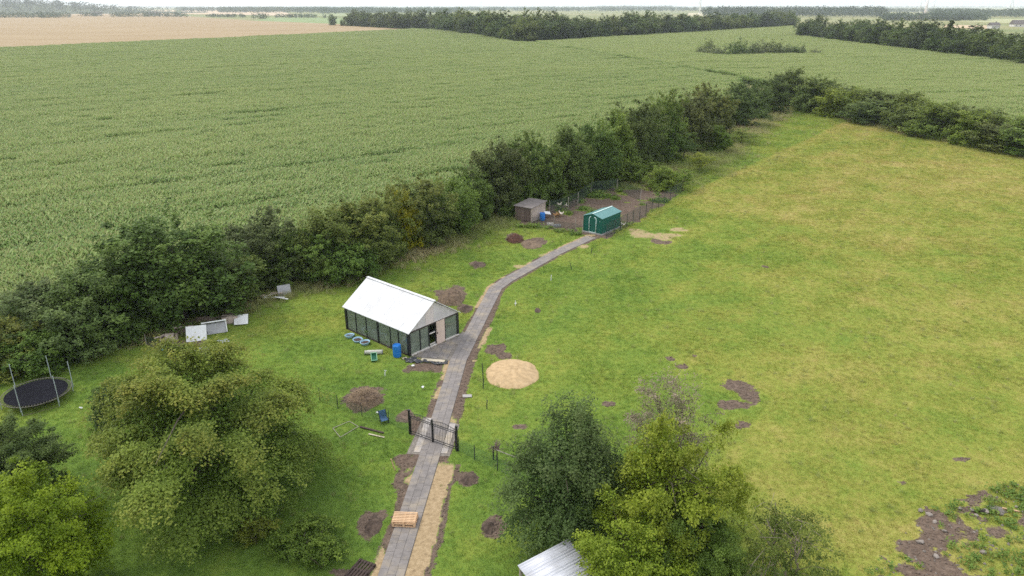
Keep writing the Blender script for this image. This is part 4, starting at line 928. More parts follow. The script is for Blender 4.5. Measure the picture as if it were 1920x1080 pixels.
wood(belt([G(1050, 79), G(1200, 70.5), G(1330, 62), G(1484, 51)], 60), 86, 13, 19, WD, 'broadleaf tree along the straight edge of the middle wood', 'trees along the middle wood edge', 0.05, seed=2)
wood(belt([G(1500, 71), G(1600, 83), G(1700, 97), G(1800, 111), G(1930, 129), G(2080, 150)], 42), 74, 9, 17, [(0.070, 0.102, 0.036), (0.080, 0.114, 0.036), (0.100, 0.132, 0.040), (0.068, 0.094, 0.040)], 'broadleaf tree of the dark wood at the upper right', 'trees of the upper right wood', 0.08, seed=3)
wood(belt([G(660, 49.5), G(720, 53), G(828, 57)], 60), 34, 15, 20, [(0.080, 0.105, 0.037), (0.095, 0.115, 0.042)], 'broadleaf tree of the small wood beside the wheat field', 'trees of the wood by the wheat', 0.05, seed=4)
tree('wood_tree', 'single dark tree at the left tip of the wood beside the wheat', 'wood_a', G(624, 48), 15, 11, WD[0], 0.1, parts=False)
tree('wood_tree', 'small tree beside the single dark tree at the wheat field', 'wood_b', G(643, 49), 8, 8, WD[1], 0.1, parts=False)
wl_ = ['leftmost grey willow bush of the island in the maize', 'pale willow bush of the maize island second from left', 'tall thin willow bush of the maize island', 'low front willow bush of the maize island', 'largest round willow bush of the maize island', 'dark green willow bush in the middle of the maize island', 'bush right of the middle of the maize island', 'pale bush in the right half of the maize island', 'tall bush near the right end of the maize island', 'low grey bush of the maize island', 'small bush near the right tip of the maize island', 'last low bush at the right tip of the maize island']
for i, (bx, by, ty, w) in enumerate(((1316, 98, 86, 22), (1332, 100, 88, 28), (1328, 93, 75, 20), (1350, 101, 89, 30), (1382, 101, 76, 44), (1408, 100, 80, 40), (1430, 99, 79, 36), (1452, 99, 77, 34), (1470, 99, 84, 34), (1486, 99, 86, 28), (1502, 99, 84, 18), (1530, 99, 92, 26))):
    tree_px('willow_bush', wl_[i], 'field_willow', bx, by, ty, w * 1.15, ((0.12, 0.14, 0.07), (0.14, 0.155, 0.08), (0.11, 0.13, 0.05), (0.13, 0.15, 0.08), (0.09, 0.125, 0.045))[i % 5], 0.1, foot=2.3, group='bushes of the island in the maize', cat='bush', parts=False)
# grassy rim of that island
isl = [V2(G(1290, 96)), V2(G(1330, 104)), V2(G(1440, 103.5)), V2(G(1545, 100)), V2(G(1560, 96)), V2(G(1450, 92)), V2(G(1330, 90))]
tag(MB().poly(isl, 0.1, 2.05).build('grass_bank', plain('rough_bank', (0.15, 0.19, 0.06), 0.95, 0.3, 0.3)), kind='structure')

# distant woods, copses and tree rows that read as dark bands
def band(name, label, spots, seed, leaf=2.2, col=(0.055, 0.075, 0.04)):
    r = np.random.default_rng(seed); P = []; SV = []
    for x, y, h in spots:
        n = 26; d = r.normal(0, 1, (n, 3)); d /= np.linalg.norm(d, axis=1, keepdims=True); k = r.uniform(0.6, 1.0, (n, 1))
        w = h * r.uniform(0.45, 0.7)
        P.append(np.array([x, y, h * 0.52]) + d * k * np.array([w, w, h * 0.5])); SV.append(np.full(n, r.random()))
    p = np.concatenate(P); sv = np.concatenate(SV); p[:, 2] = np.maximum(p[:, 2], 0.3)
    me = quick_mesh(name, leaf_quads(r, p, np.tile([0, -0.3, 0.7], (len(p), 1)), leaf, 0.4, 0.8), 4, M['leaf'], dict(spray=sv, tip=sv * 0))
    o = link(name, me); o.color = (*col, 0); tag(o, label, None, None, 'stuff'); return o
def row_spots(x0, x1, y, hmin, hmax, dens, r, depth=0.06, gaps=0.0):
    """trees along a line of sight row y (photo row of their foot) between two photo columns"""
    out = []; n = int((x1 - x0) * dens)
    for i in range(n):
        px = r.uniform(x0, x1)
        if gaps and float(vn(np.array(px * 0.02), np.array(y * 0.7), 3)) < gaps: continue
        p = G(px, y); k = 1 + r.random() * depth; h = r.uniform(hmin, hmax)
        out.append((p.x * k, p.y * k, h))
    return out
rr = np.random.default_rng(9)
band('distant_wood', 'tree belt behind the wheat field at the far left', row_spots(-120, 132, 34.5, 9, 14, 0.9, rr, 0.10) + row_spots(148, 195, 31.5, 9, 12, 0.7, rr, 0.05) + row_spots(205, 350, 33, 8, 13, 0.8, rr, 0.12), 1, 2.2)
band('distant_wood', 'low copses in the wheat stubble left of the middle', row_spots(386, 460, 33, 6, 9, 0.7, rr, 0.04) + row_spots(475, 500, 36.5, 9, 14, 0.8, rr, 0.03) + row_spots(508, 620, 34, 6, 10, 0.7, rr, 0.05, 0.3), 2, 2.0)
band('distant_wood', 'dark forest band along the left horizon', row_spots(330, 620, 21.5, 17, 22, 2.0, rr, 0.35) + row_spots(410, 700, 24.5, 16, 22, 2.0, rr, 0.3) + row_spots(600, 860, 26, 15, 22, 2.0, rr, 0.3), 3, 4.0, (0.05, 0.07, 0.04))
band('distant_wood', 'forest band behind the middle wood on the horizon', row_spots(850, 1320, 22, 14, 22, 1.8, rr, 0.5) + row_spots(1120, 1260, 19, 22, 30, 1.5, rr, 0.2), 4, 4.0, (0.05, 0.07, 0.045))
band('distant_wood', 'dark spruce forest behind the straight wood edge', row_spots(1320, 1656, 33, 19, 26, 2.2, rr, 0.25), 5, 3.0, (0.040, 0.055, 0.036))
band('distant_wood', 'tree belts below the right horizon', row_spots(1655, 1850, 39, 9, 15, 1.2, rr, 0.06) + row_spots(1745, 1990, 33, 13, 20, 2.0, rr, 0.22) + row_spots(1640, 1960, 24, 10, 18, 2.0, rr, 0.3, 0.2), 6, 3.0, (0.06, 0.08, 0.05))
for i, y in enumerate((16.0, 14.6, 13.6, 12.9, 12.4)):
    band('distant_wood', ('nearest', 'second', 'third', 'fourth', 'farthest')[i] + ' faint tree belt on the horizon', row_spots(-250, 2170, y, 12, 24, 0.62, rr, 0.10, 0.36), 10 + i, 3.5 + i * 1.6, (0.055, 0.075, 0.05))
# wooded rise on the left horizon
def rise():
    X, Y = np.meshgrid(np.linspace(-3300, -900, 60), np.linspace(2400, 3600, 24))
    Z = 34 * np.exp(-(((X + 1850) / 330) ** 2)) * np.exp(-(((Y - 2950) / 330) ** 2)) - 0.3
    link('hill', grid_mesh('hill', X, Y, Z, plain('hill_scrub', (0.07, 0.09, 0.045), 0.95, 0.2, 0.02)))['kind'] = 'structure'
    r = np.random.default_rng(5); sp = []
    x = r.normal(-1850, 330, 700); y = r.normal(2850, 200, 700)
    P = []; SV = []
    for a, b in zip(x, y):
        z = 34 * math.exp(-(((a + 1850) / 330) ** 2)) * math.exp(-(((b - 2950) / 330) ** 2)); h = r.uniform(12, 18)
        n = 22; d = r.normal(0, 1, (n, 3)); d /= np.linalg.norm(d, axis=1, keepdims=True)
        P.append(np.array([a, b, z + h * 0.5]) + d * np.array([h * 0.6, h * 0.6, h * 0.5])); SV.append(np.full(n, r.random()))
    o = link('distant_wood', quick_mesh('distant_wood', leaf_quads(r, np.concatenate(P), np.tile([0, -0.3, 0.7], (700 * 22, 1)), 4.0, 0.4, 0.8), 4, M['leaf'], dict(spray=np.concatenate(SV), tip=np.zeros(700 * 22))))
    o.color = (0.05, 0.07, 0.045, 0); tag(o, 'forest on the low hill at the left horizon', None, None, 'stuff')
rise()

# ------------------------------------------------------------------ paved path, gate apron and greenhouse patio
def slab_mesh(w, l, mat):
    return MB().box((0, 0, 0.0), (w, l, 0.05)).mesh('slab', mat, bevel=0.006)
def ribbon(pts, w, z, name, mat, kind='structure'):
    b = MB(); n = len(pts); L = []; Rr = []
    for i, p in enumerate(pts):
        t = (pts[min(i + 1, n - 1)] - pts[max(i - 1, 0)]).normalized(); s = Vector((-t.y, t.x, 0)) * w / 2
        L.append(p + s); Rr.append(p - s)
    for i in range(n - 1):
        b.add([L[i] + Vector((0, 0, z)), Rr[i] + Vector((0, 0, z)), Rr[i + 1] + Vector((0, 0, z)), L[i + 1] + Vector((0, 0, z))], [(0, 1, 2, 3)])
    o = b.build(name, mat); tag(o, kind=kind); return o
path = ribbon(PATH, PW + 0.03, 0.012, 'path', M['bed'])
def lay_path():
    sw, sl = PW / 3, 0.58
    me = slab_mesh(sw - 0.008, sl - 0.008, M['slab'])
    segs = []
    for a, b in zip(PATH[:-1], PATH[1:]): segs.append((a, b, (b - a).length))
    tot = sum(s[2] for s in segs)
    def where(t):
        for a, b, L in segs:
            if t <= L: return a + (b - a) * (t / L), (b - a).normalized()
            t -= L
        a, b, L = segs[-1]; return b, (b - a).normalized()
    slots = []
    for c in range(3):
        t = (0.0, 0.22, 0.08)[c]
        while t + sl < tot:
            p, d = where(t + sl / 2); d0 = where(t)[0]; d1 = where(t + sl)[0]; d = (d1 - d0).normalized()
            s = Vector((d.y, -d.x, 0)); q = p + s * ((c - 1) * sw)
            slots.append((q, math.atan2(d.y, d.x) - math.pi / 2)); t += sl
    slots.sort(key=lambda s: s[0].y)
    near = slots[:292]; rest = slots[292:]
    for q, a in near:
        o = bpy.data.objects.new('slab', me); C.objects.link(o); o.parent = path
        o.location = (q.x, q.y, 0.028 + R0.uniform(-0.003, 0.004)); o.rotation_euler = (R0.gauss(0, 0.004), R0.gauss(0, 0.004), a + R0.gauss(0, 0.006))
    if rest:
        b = MB()
        for q, a in rest: b.box((q.x, q.y, 0.028 + R0.uniform(-0.003, 0.004)), (sw - 0.012, sl - 0.012, 0.05), a)
        o = b.build('far_slabs', M['slab'], path); o['kind'] = 'stuff'
lay_path()
def pave(name, poly, ang, sw, sl, mat, org=None):
    base = MB().poly(poly, -0.03, 0.014).build(name, M['bed']); tag(base, kind='structure')
    me = slab_mesh(sw - 0.012, sl - 0.012, mat); c, s = math.cos(ang), math.sin(ang)
    P = np.array([p[:2] for p in poly]); ctr = P.mean(0) if org is None else org
    for i in range(-16, 17):
        for j in range(-16, 17):
            u = i * sw + (0.0 if org is None else (PW / 2 + sw / 2 - sw) if i > 0 else -(PW / 2 + sw / 2 - sw) if i < 0 else 0); v = j * sl + (sl / 2 if i % 2 else 0); x = ctr[0] + u * c - v * s; y = ctr[1] + u * s + v * c
            cor = [(x + (a * sw * c - b * sl * s) * 0.42, y + (a * sw * s + b * sl * c) * 0.42) for a, b in ((-1, -1), (1, -1), (1, 1), (-1, 1))]
            ca = np.array(cor)
            ok = inside(ca[:, 0], ca[:, 1], [tuple(p[:2]) for p in poly])
            d, _, _ = seg_dist(ca[:, 0], ca[:, 1], PATH)
            if ok.sum() < 3 or (d < PW / 2 - 0.06).sum() > 0: continue
            o = bpy.data.objects.new('slab', me); C.objects.link(o); o.parent = base
            o.location = (x, y, 0.022 + R0.uniform(-0.003, 0.003)); o.rotation_euler = (0, 0, ang + R0.gauss(0, 0.004))
def ccw(p):
    p = [tuple(q[:2]) for q in p]; a = sum(p[i][0] * p[(i + 1) % len(p)][1] - p[(i + 1) % len(p)][0] * p[i][1] for i in range(len(p)))
    return p if a > 0 else p[::-1]
pd = (PATH[2] - PATH[1]); PA = math.atan2(pd.y, pd.x) - math.pi / 2
pave('gate_apron', ccw(APRON), PA, 0.40, 0.55, M['slab_pale'], (G(807, 850).x, G(807, 850).y))
pave('patio', ccw(PATIO), PA - 0.06, 0.40, 0.40, M['slab'])

# ------------------------------------------------------------------ greenhouse
def greenhouse():
    t = thing('greenhouse', 'white roofed greenhouse with glass walls on black posts beside the path', 'greenhouse', (GH_O.x, GH_O.y, 0), GH_A)
    Wd, Ln, E, Rg = GH_W, GH_L, 2.02, 3.72
    ov = 0.16; s = (Rg - E) / (Wd / 2); th = 0.05
    for sg in (0, 1):
        x0 = -ov if sg == 0 else Wd + ov; z0 = E - ov * s; xm = Wd / 2 - 0.01 if sg == 0 else Wd / 2 + 0.01; n = 7
        for k in range(n):                 # lapped sheets
            y0 = -0.22 + (Ln + 0.44) * k / n; y1 = -0.22 + (Ln + 0.44) * (k + 1) / n - 0.012; dz = 0.006 * (k % 2)
            vs = [(x0, y0, z0 + dz), (xm, y0, Rg + dz), (xm, y1, Rg + dz), (x0, y1, z0 + dz)]
            MB().add(vs + [(x, y, z + th) for x, y, z in vs], [(0, 1, 2, 3), (4, 7, 6, 5), (0, 4, 5, 1), (1, 5, 6, 2), (2, 6, 7, 3), (3, 7, 4, 0)]).build('roof_sheet', M['white'], t)
    MB().box((Wd / 2, Ln / 2, Rg + 0.055), (0.26, Ln + 0.46, 0.03)).build('ridge_cap', M['white'], t)
    # gable boards, each a vertical strip of the triangle
    for yy in (-0.03, Ln + 0.03):
        n = 6
        for k in range(n):
            a = Wd * k / n; c = Wd * (k + 1) / n; top = lambda x: E - 0.02 + (Rg - E - 0.03) * (1 - abs(x - Wd / 2) / (Wd / 2))
            zz = [a + 0.006, c - 0.006]; pr = [(zz[0], E - 0.06), (zz[1], E - 0.06), (zz[1], top(zz[1])), (zz[0], top(zz[0]))]
            b = MB(); b.add([(x, yy - 0.015, z) for x, z in pr] + [(x, yy + 0.015, z) for x, z in pr], [(0, 1, 2, 3), (7, 6, 5, 4), (0, 4, 5, 1), (1, 5, 6, 2), (2, 6, 7, 3), (3, 7, 4, 0)])
            b.build('gable_board', M['gable2'] if k in (2,) else M['gable'], t)
    for x0, x1, y0, y1 in ((-0.06, Wd + 0.06, -0.06, 0.06), (-0.06, Wd + 0.06, Ln - 0.06, Ln + 0.06)):
        MB().box(((x0 + x1) / 2, (y0 + y1) / 2, E - 0.12), (x1 - x0, 0.10, 0.12)).build('beam', M['darkwood'], t)
    for x in (0, Wd): MB().box((x, Ln / 2, E - 0.12), (0.10, Ln - 0.16, 0.115)).build('beam', M['darkwood'], t)
    def post(x, y, w, m='black'): MB().box((x, y, (E - 0.18) / 2 - 0.02), (w, w, E - 0.14)).build('post', M[m], t)
    for x, y in ((0.03, 0.03), (Wd - 0.03, 0.03), (0.03, Ln - 0.03), (Wd - 0.03, Ln - 0.03)): post(x, y, 0.2)
    for x in (1.12, 2.02, 2.72, 3.72): post(x, 0, 0.09)
    for y in (1.15, 2.1, 3.55, 5.0, 6.3): post(0, y, 0.15 if y == 3.55 else 0.08); post(Wd, y, 0.08)
    for x in (1.3, 2.6, 3.9): post(x, Ln, 0.08)
    def pane(p, q, z0=0.12, z1=E - 0.19):
        p = Vector((*p, 0)); q = Vector((*q, 0)); d = (q - p).normalized(); L = (q - p).length; c = (p + q) / 2
        MB().box((0, 0, 0), (L, 0.006, z1 - z0)).build('window_pane', M['glass'], t, loc=(c.x, c.y, (z0 + z1) / 2), rz=math.atan2(d.y, d.x))
    for a, b_ in ((0.14, 1.07), (1.17, 1.97), (3.77, Wd - 0.14)): pane((a, 0), (b_, 0))
    ysp = [0.14, 1.15, 2.1, 3.55, 5.0, 6.3, Ln - 0.14]
    for a, b_ in zip(ysp[:-1], ysp[1:]):
        pane((0, a + 0.05), (0, b_ - 0.05)); pane((Wd, a + 0.05), (Wd, b_ - 0.05))
    for a, b_ in zip((0.14, 1.3, 2.6, 3.9), (1.3, 2.6, 3.9, Wd - 0.14)): pane((a + 0.05, Ln), (b_ - 0.05, Ln))
    d = MB().box((3.18, -0.10, 0.98), (0.86, 0.05, 1.90)).build('door', M['door'], t)
    MB().box((2.82, -0.15, 1.0), (0.03, 0.05, 0.16)).build('handle', M['black'], d)
    MB().box((2.37, 0, 1.12), (0.62, 0.05, 0.09)).build('door_rail', M['sill'], t)
    MB().box((2.37, 0, 0.22), (0.62, 0.05, 0.09)).build('door_rail', M['sill'], t)
    for x0, x1 in ((0.14, 2.0), (2.05, 2.72), (3.70, Wd + 0.02)): MB().box(((x0 + x1) / 2, -0.06, 0.06), (x1 - x0, 0.13, 0.10)).build('sill', M['sill'], t)
    MB().box((0, Ln / 2, 0.06), (0.12, Ln - 0.5, 0.10)).build('sill', M['darkwood'], t)
    for p, q in (((0.06, Ln - 0.5, E - 0.2), (0.06, Ln - 1.35, 0.5)), ((0.06, 3.4, E - 0.2), (0.06, 2.4, 0.35)), ((0.06, 3.7, E - 0.2), (0.06, 4.7, 0.5)), ((Wd - 0.4, 0.06, E - 0.2), (Wd - 1.2, 0.06, 0.7)), ((0.2, 0.07, E - 0.3), (0.9, 0.07, 0.7)), ((Wd - 0.06, 5.2, 0.3), (Wd - 0.06, 6.4, E - 0.2))):
        MB().bar(p, q, 0.05, 0.03).build('brace', M['brace'], t)
greenhouse()
for i, (x, y, h, lab) in enumerate(((1.0, 5.2, 1.5, 'tallest green plant inside the greenhouse towards the far end'), (0.9, 2.2, 1.1, 'low green plant inside the greenhouse by the long glass wall'), (4.2, 1.6, 1.2, 'green plant inside the greenhouse behind the right front pane'), (1.5, 1.1, 0.9, 'small plant inside the greenhouse near the front corner'), (3.9, 4.6, 1.4, 'green plant inside the greenhouse along its far wall'))):
    p = gh(x, y); tree('greenhouse_plant', lab, 'low_shrub', (p[0], p[1], 0), h, 1.5, (0.09, 0.15, 0.04), 0.1, cat='plant', group='plants inside the greenhouse')
def film_bag():
    p = gh(0.62, 0.35); r = random.Random(4); b = MB(); prof = [(0.02, 1.25), (0.10, 1.1), (0.18, 0.7), (0.22, 0.3), (0.26, 0.0)]
    b.lathe(prof, (0, 0, 0), 9)
    b.v = [(x + r.gauss(0, 0.02), y + r.gauss(0, 0.02), z) for x, y, z in b.v]
    o = b.build('plastic_sheet', plain('pale_film_bag', (0.55, 0.62, 0.58), 0.4, 0.15, 4), loc=(p[0], p[1], 0.0)); tag(o, 'pale plastic sheet hanging behind the front corner pane of the greenhouse', 'plastic sheet')
film_bag()

# ------------------------------------------------------------------ things round the greenhouse
def barrel(name, label, p, h=0.92, r=0.29, dent=0.0):
    t = thing(name, label, 'barrel', p)
    prof = [(r * 0.90, 0.0), (r * 0.96, 0.03)]
    for k in range(1, 12):
        z = k / 12 * h; prof.append((r * (1.0 + (0.035 if k in (4, 8) else 0) + 0.02 * math.sin(math.pi * k / 12)), z))
    prof += [(r * 0.97, h - 0.03), (r * 0.92, h), (r * 0.86, h), (r * 0.85, h - 0.05)]
    MB().lathe(prof, n=24).build('body', M['blue'], t, True)
    lid = MB().lathe([(r * 0.855, h - 0.05), (r * 0.4, h - 0.045), (0.001, h - 0.045)], n=24).build('lid', M['blue'], t)
    MB().lathe([(0.05, h - 0.045), (0.05, h - 0.01), (0.001, h - 0.01)], (r * 0.5, 0, 0), 10).build('cap', M['blue'], lid)
    return t
barrel('plastic_barrel', 'bright blue plastic barrel at the front corner of the greenhouse', at(745, 668) + Vector((0, 0, -0.02)), 0.98, 0.31)
for i, (px, py, lab) in enumerate(((656, 632, 'pale blue rimmed tub on the grass, left of three in a row'), (671, 640, 'pale blue rimmed tub on the grass, middle of three in a row'), (685, 645, 'pale blue rimmed tub on the grass, right of three in a row'))):
    p = at(px, py); t = thing('tub', lab, 'tub', p, i * 0.7, 'three tubs in a row beside the greenhouse')
    t.rotation_euler = (R0.gauss(0, 0.06), R0.gauss(0, 0.06), i)
    pts = []; b = MB()
    b.lathe([(0.30, 0.0), (0.34, 0.10), (0.38, 0.16), (0.40, 0.20), (0.375, 0.22), (0.34, 0.20), (0.31, 0.11)], n=26); b.build('rim', M['bluering'], t, True)
    MB().lathe([(0.318, 0.12), (0.15, 0.135), (0.001, 0.14)], n=20).build('soil', M['soil'], t)
def roll():
    p = at(701, 664); t = thing('rolled_sheet', 'pale grey rolled plastic sheet lying behind the green crate', 'roll', p, 0.10)
    b = MB(); r = random.Random(2)
    pts = [(-0.68 + 1.36 * i / 9, 0.02 * math.sin(i), 0.17 + r.gauss(0, 0.012)) for i in range(10)]
    b.tube(pts, [0.17 * r.uniform(0.9, 1.08) for _ in pts], 14).build('roll', M['pipe'], t, True)
    MB().tube([(-0.70, 0, 0.17), (-0.685, 0, 0.17)], 0.09, 12).build('core', M['darkwood'], t); MB().tube([(0.685, 0, 0.17), (0.70, 0, 0.17)], 0.09, 12).build('core', M['darkwood'], t)
roll()
def crate():
    p = at(702, 678); t = thing('crate', 'small green plastic crate tipped against the pale roll', 'crate', p, 0.2)
    t.rotation_euler = (math.radians(38), 0, 0.25); w, l, h = 0.40, 0.62, 0.2
    MB().box((0, l / 2, 0.015), (w, l, 0.02)).build('base', M['greenplastic'], t)
    for c, s in (((-w / 2, l / 2, h / 2 + 0.02), (0.02, l, h)), ((w / 2, l / 2, h / 2 + 0.02), (0.02, l, h)), ((0, 0.01, h / 2 + 0.02), (w - 0.025, 0.02, h)), ((0, l - 0.01, h / 2 + 0.02), (w - 0.025, 0.02, h))):
        MB().box(c, s).build('side', M['greenplastic'], t)
    for c, s in (((-w / 2, l / 2, h + 0.035), (0.045, l + 0.04, 0.02)), ((w / 2, l / 2, h + 0.035), (0.045, l + 0.04, 0.02)), ((0, 0.0, h + 0.034), (w - 0.06, 0.045, 0.02)), ((0, l, h + 0.034), (w - 0.06, 0.045, 0.02))):
        MB().box(c, s).build('rim', M['palegreen'], t)
crate()
def crumpled(name, label, cat, outline, mat, hz=0.10, seed=1, n=26, group=None, spin=None, z0=0.015):
    """creased sheet lying on the ground inside an outline of photo points"""
    P = [G(*q) for q in outline]; poly = [(p.x, p.y) for p in P]; A = np.array(poly); r = np.random.default_rng(seed)
    x = np.linspace(A[:, 0].min(), A[:, 0].max(), n); y = np.linspace(A[:, 1].min(), A[:, 1].max(), n); X, Y = np.meshgrid(x, y)
    S = 4.0 / max(np.ptp(A[:, 0]), 0.3)
    Z = hz * np.abs(fbm(X * S * 1.6 + seed, Y * S * 2.4, seed % 5) - 0.45) * 3.0 + z0
    j = (fbm(X * 3, Y * 3, 4) - 0.5) * 0.15; ok = inside(X + j, Y + j, poly)
    b = MB(); idx = -np.ones(X.shape, int); c = A.mean(0)
    fs = []
    for i in range(n - 1):
        for k in range(n - 1):
            if ok[i, k] and ok[i + 1, k] and ok[i, k + 1] and ok[i + 1, k + 1]:
                f = []
                for a_, b_ in ((i, k), (i, k + 1), (i + 1, k + 1), (i + 1, k)):
                    if idx[a_, b_] < 0: idx[a_, b_] = len(b.v); b.v.append((X[a_, b_] - c[0], Y[a_, b_] - c[1], Z[a_, b_]))
                    f.append(int(idx[a_, b_]))
                b.f.append(tuple(f))
    o = b.build(name, M[mat], loc=(c[0], c[1], ground_z(*c))); md = o.modifiers.new('thickness', 'SOLIDIFY'); md.thickness = 0.012; md.offset = 1
    return tag(o, label, cat, group)
crumpled('plastic_sheet', 'crumpled black plastic sheet along the edge of the patio', 'plastic sheet', ((757, 674), (778, 669), (788, 675), (808, 680), (840, 678), (842, 682), (822, 686), (800, 681), (780, 682), (760, 680)), 'tarp', 0.16, 2, 40)
def board(name, label, cat, p, size, rot, mat, group=None, bevel=0.0):
    o = MB().box((0, 0, 0), size).build(name, M[mat], loc=p, bevel=bevel); o.rotation_euler = rot; return tag(o, label, cat, group)
board('plank', 'sandy brown board lying on the black plastic sheet', 'board', at(812, 677.5) + Vector((0, 0, 0.09)), (1.75, 0.34, 0.04), (0.02, 0.03, -0.12), 'brace')
board('flat_stone', 'pale stone by the greenhouse corner post', 'stone', at(759, 673) + Vector((0, 0, 0.05)), (0.34, 0.24, 0.12), (0, 0, 0.5), 'brace', bevel=0.03)
for px, py, s, lab in ((774, 688, 0.26, 'scrap of white plastic on the grass below the black sheet'), (793, 728, 0.22, 'scrap of white paper on the grass left of the path'), (709, 776, 0.28, 'white plastic bag beside the blue seat'), (967, 571, 0.16, 'tiny white scrap right of the path bend'), (152, 768, 0.20, 'white scrap on the lawn right of the trampoline')):
    k = s * 18
    crumpled('scrap', lab, 'scrap', ((px - k, py), (px, py - k * 0.4), (px + k, py - 1), (px + k * 0.6, py + k * 0.5), (px - k * 0.7, py + k * 0.45)), 'whitescrap', 0.10, int(px), 8, z0=0.10)
board('flat_slab', 'grey flat slab lying in the grass above the gate', 'slab', at(876, 744) + Vector((0, 0, 0.07)), (0.62, 0.34, 0.06), (0.03, 0.02, 0.1), 'concrete', bevel=0.01)

# ------------------------------------------------------------------ heaps
def heap(name, label, p, rx, ry, h, mat, seed, rough=0.12, n=44, flat=1.6, stalks=0, stalkmat='straw', cat='heap', rz=0.0):
    r = np.random.default_rng(seed); a = np.linspace(0, 2 * math.pi, n, endpoint=False); k = np.linspace(0, 1, 18)
    K, A = np.meshgrid(k, a, indexing='ij')
    edge = 1 + 0.16 * (fbm(np.cos(A) * 1.6 + seed, np.sin(A) * 1.6, seed % 5) - 0.5) * 2
    X = np.cos(A) * K * rx * edge; Y = np.sin(A) * K * ry * edge
    Z = h * (1 - K ** flat) + (fbm(X * 2.2 / max(rx, .6) + seed, Y * 2.2 / max(ry, .6), seed % 4) - 0.5) * rough * 2 * (1 - K ** 4) + (fbm(X * 5 + seed, Y * 5, 2) - 0.5) * rough * (1 - K ** 6) - 0.03 * K
    b = MB(); b.v = [tuple(v) for v in np.stack([X, Y, Z], -1).reshape(-1, 3)]
    for i in range(17):
        for j in range(n): b.f.append((i * n + j, (i + 1) * n + j, (i + 1) * n + (j + 1) % n, i * n + (j + 1) % n))
    t = thing(name, label, cat, p, rz); b.build('mass', M[mat], t, True)
    if stalks:
        q = []; m = stalks; rad = np.sqrt(r.random(m)) * 0.98; an = r.uniform(0, 6.283, m); cx = np.cos(an) * rad * rx; cy_ = np.sin(an) * rad * ry; cz = h * (1 - rad ** flat) + 0.02
        d = r.normal(0, 1, (m, 3)); d[:, 2] = np.abs(d[:, 2]) * 0.5; d /= np.linalg.norm(d, axis=1, keepdims=True); L = r.uniform(0.08, 0.30, m)[:, None]; s = np.cross(d, [0.1, 0.2, 1.0]); s /= np.linalg.norm(s, axis=1, keepdims=True); s *= 0.014
        c = np.stack([cx, cy_, cz], -1)
        o = link('stalks', quick_mesh('stalks', np.stack([c - s, c + s, c + d * L + s * 0.4, c + d * L - s * 0.4], 1).reshape(-1, 3), 4, M[stalkmat]), t); o['kind'] = 'stuff'
    return t
def heap_px(name, label, px, py, wpx, hpx, h, mat, seed, **kw):
    p = at(px, py); k = mpp(p); ry = abs(G(px, py - hpx / 2).y - G(px, py + hpx / 2).y) / 2
    return heap(name, label, p, wpx * k / 2, ry, h, mat, seed, **kw)
heap_px('sand_heap', 'rounded heap of yellow sand on the grass right of the path', 960, 699, 102, 58, 0.45, 'sand', 3, rough=0.07, flat=2.3, n=60)
heap_px('muck_heap', 'brown heap of old straw muck left above the gate', 683, 752, 66, 36, 0.75, 'muck', 5, rough=0.16, flat=1.9, stalks=900)
heap_px('soil_heap', 'brown soil and root heap behind the greenhouse', 847, 560, 50, 30, 0.85, 'muck', 7, rough=0.18, flat=1.5, stalks=500)
heap_px('soil_heap', 'small soil heap at the right rear corner of the greenhouse', 874, 580, 26, 14, 0.28, 'soil', 8, rough=0.12, flat=1.5)
heap_px('brush_heap', 'reddish brown heap of dead brush on the grass below the wooden shed', 966, 449, 32, 16, 0.62, 'redbrush', 9, rough=0.2, flat=1.8, stalks=600, stalkmat='redbrush')
heap_px('soil_mound', 'low bare soil mound right of the reddish brush heap', 996, 458, 40, 18, 0.16, 'muck', 10, rough=0.08)
heap_px('soil_mound', 'round reddish soil mound in the grass left of the path', 898, 496, 32, 12, 0.14, 'soil', 11, rough=0.06)
heap_px('soil_mound', 'dark soil mound on the lawn left of the pallets', 700, 985, 34, 46, 0.20, 'soil', 12, rough=0.10)
heap_px('soil_mound', 'round dark soil mound right of the path below the gate', 880, 898, 36, 28, 0.20, 'soil', 13, rough=0.08)
heap_px('soil_mound', 'dark soil mound on the lawn left of the dark evergreen', 918, 986, 36, 34, 0.16, 'soil', 14, rough=0.08)
heap_px('molehill', 'small dark molehill on the pasture right of the path bend', 1009, 583, 14, 8, 0.14, 'soil', 15, rough=0.05)

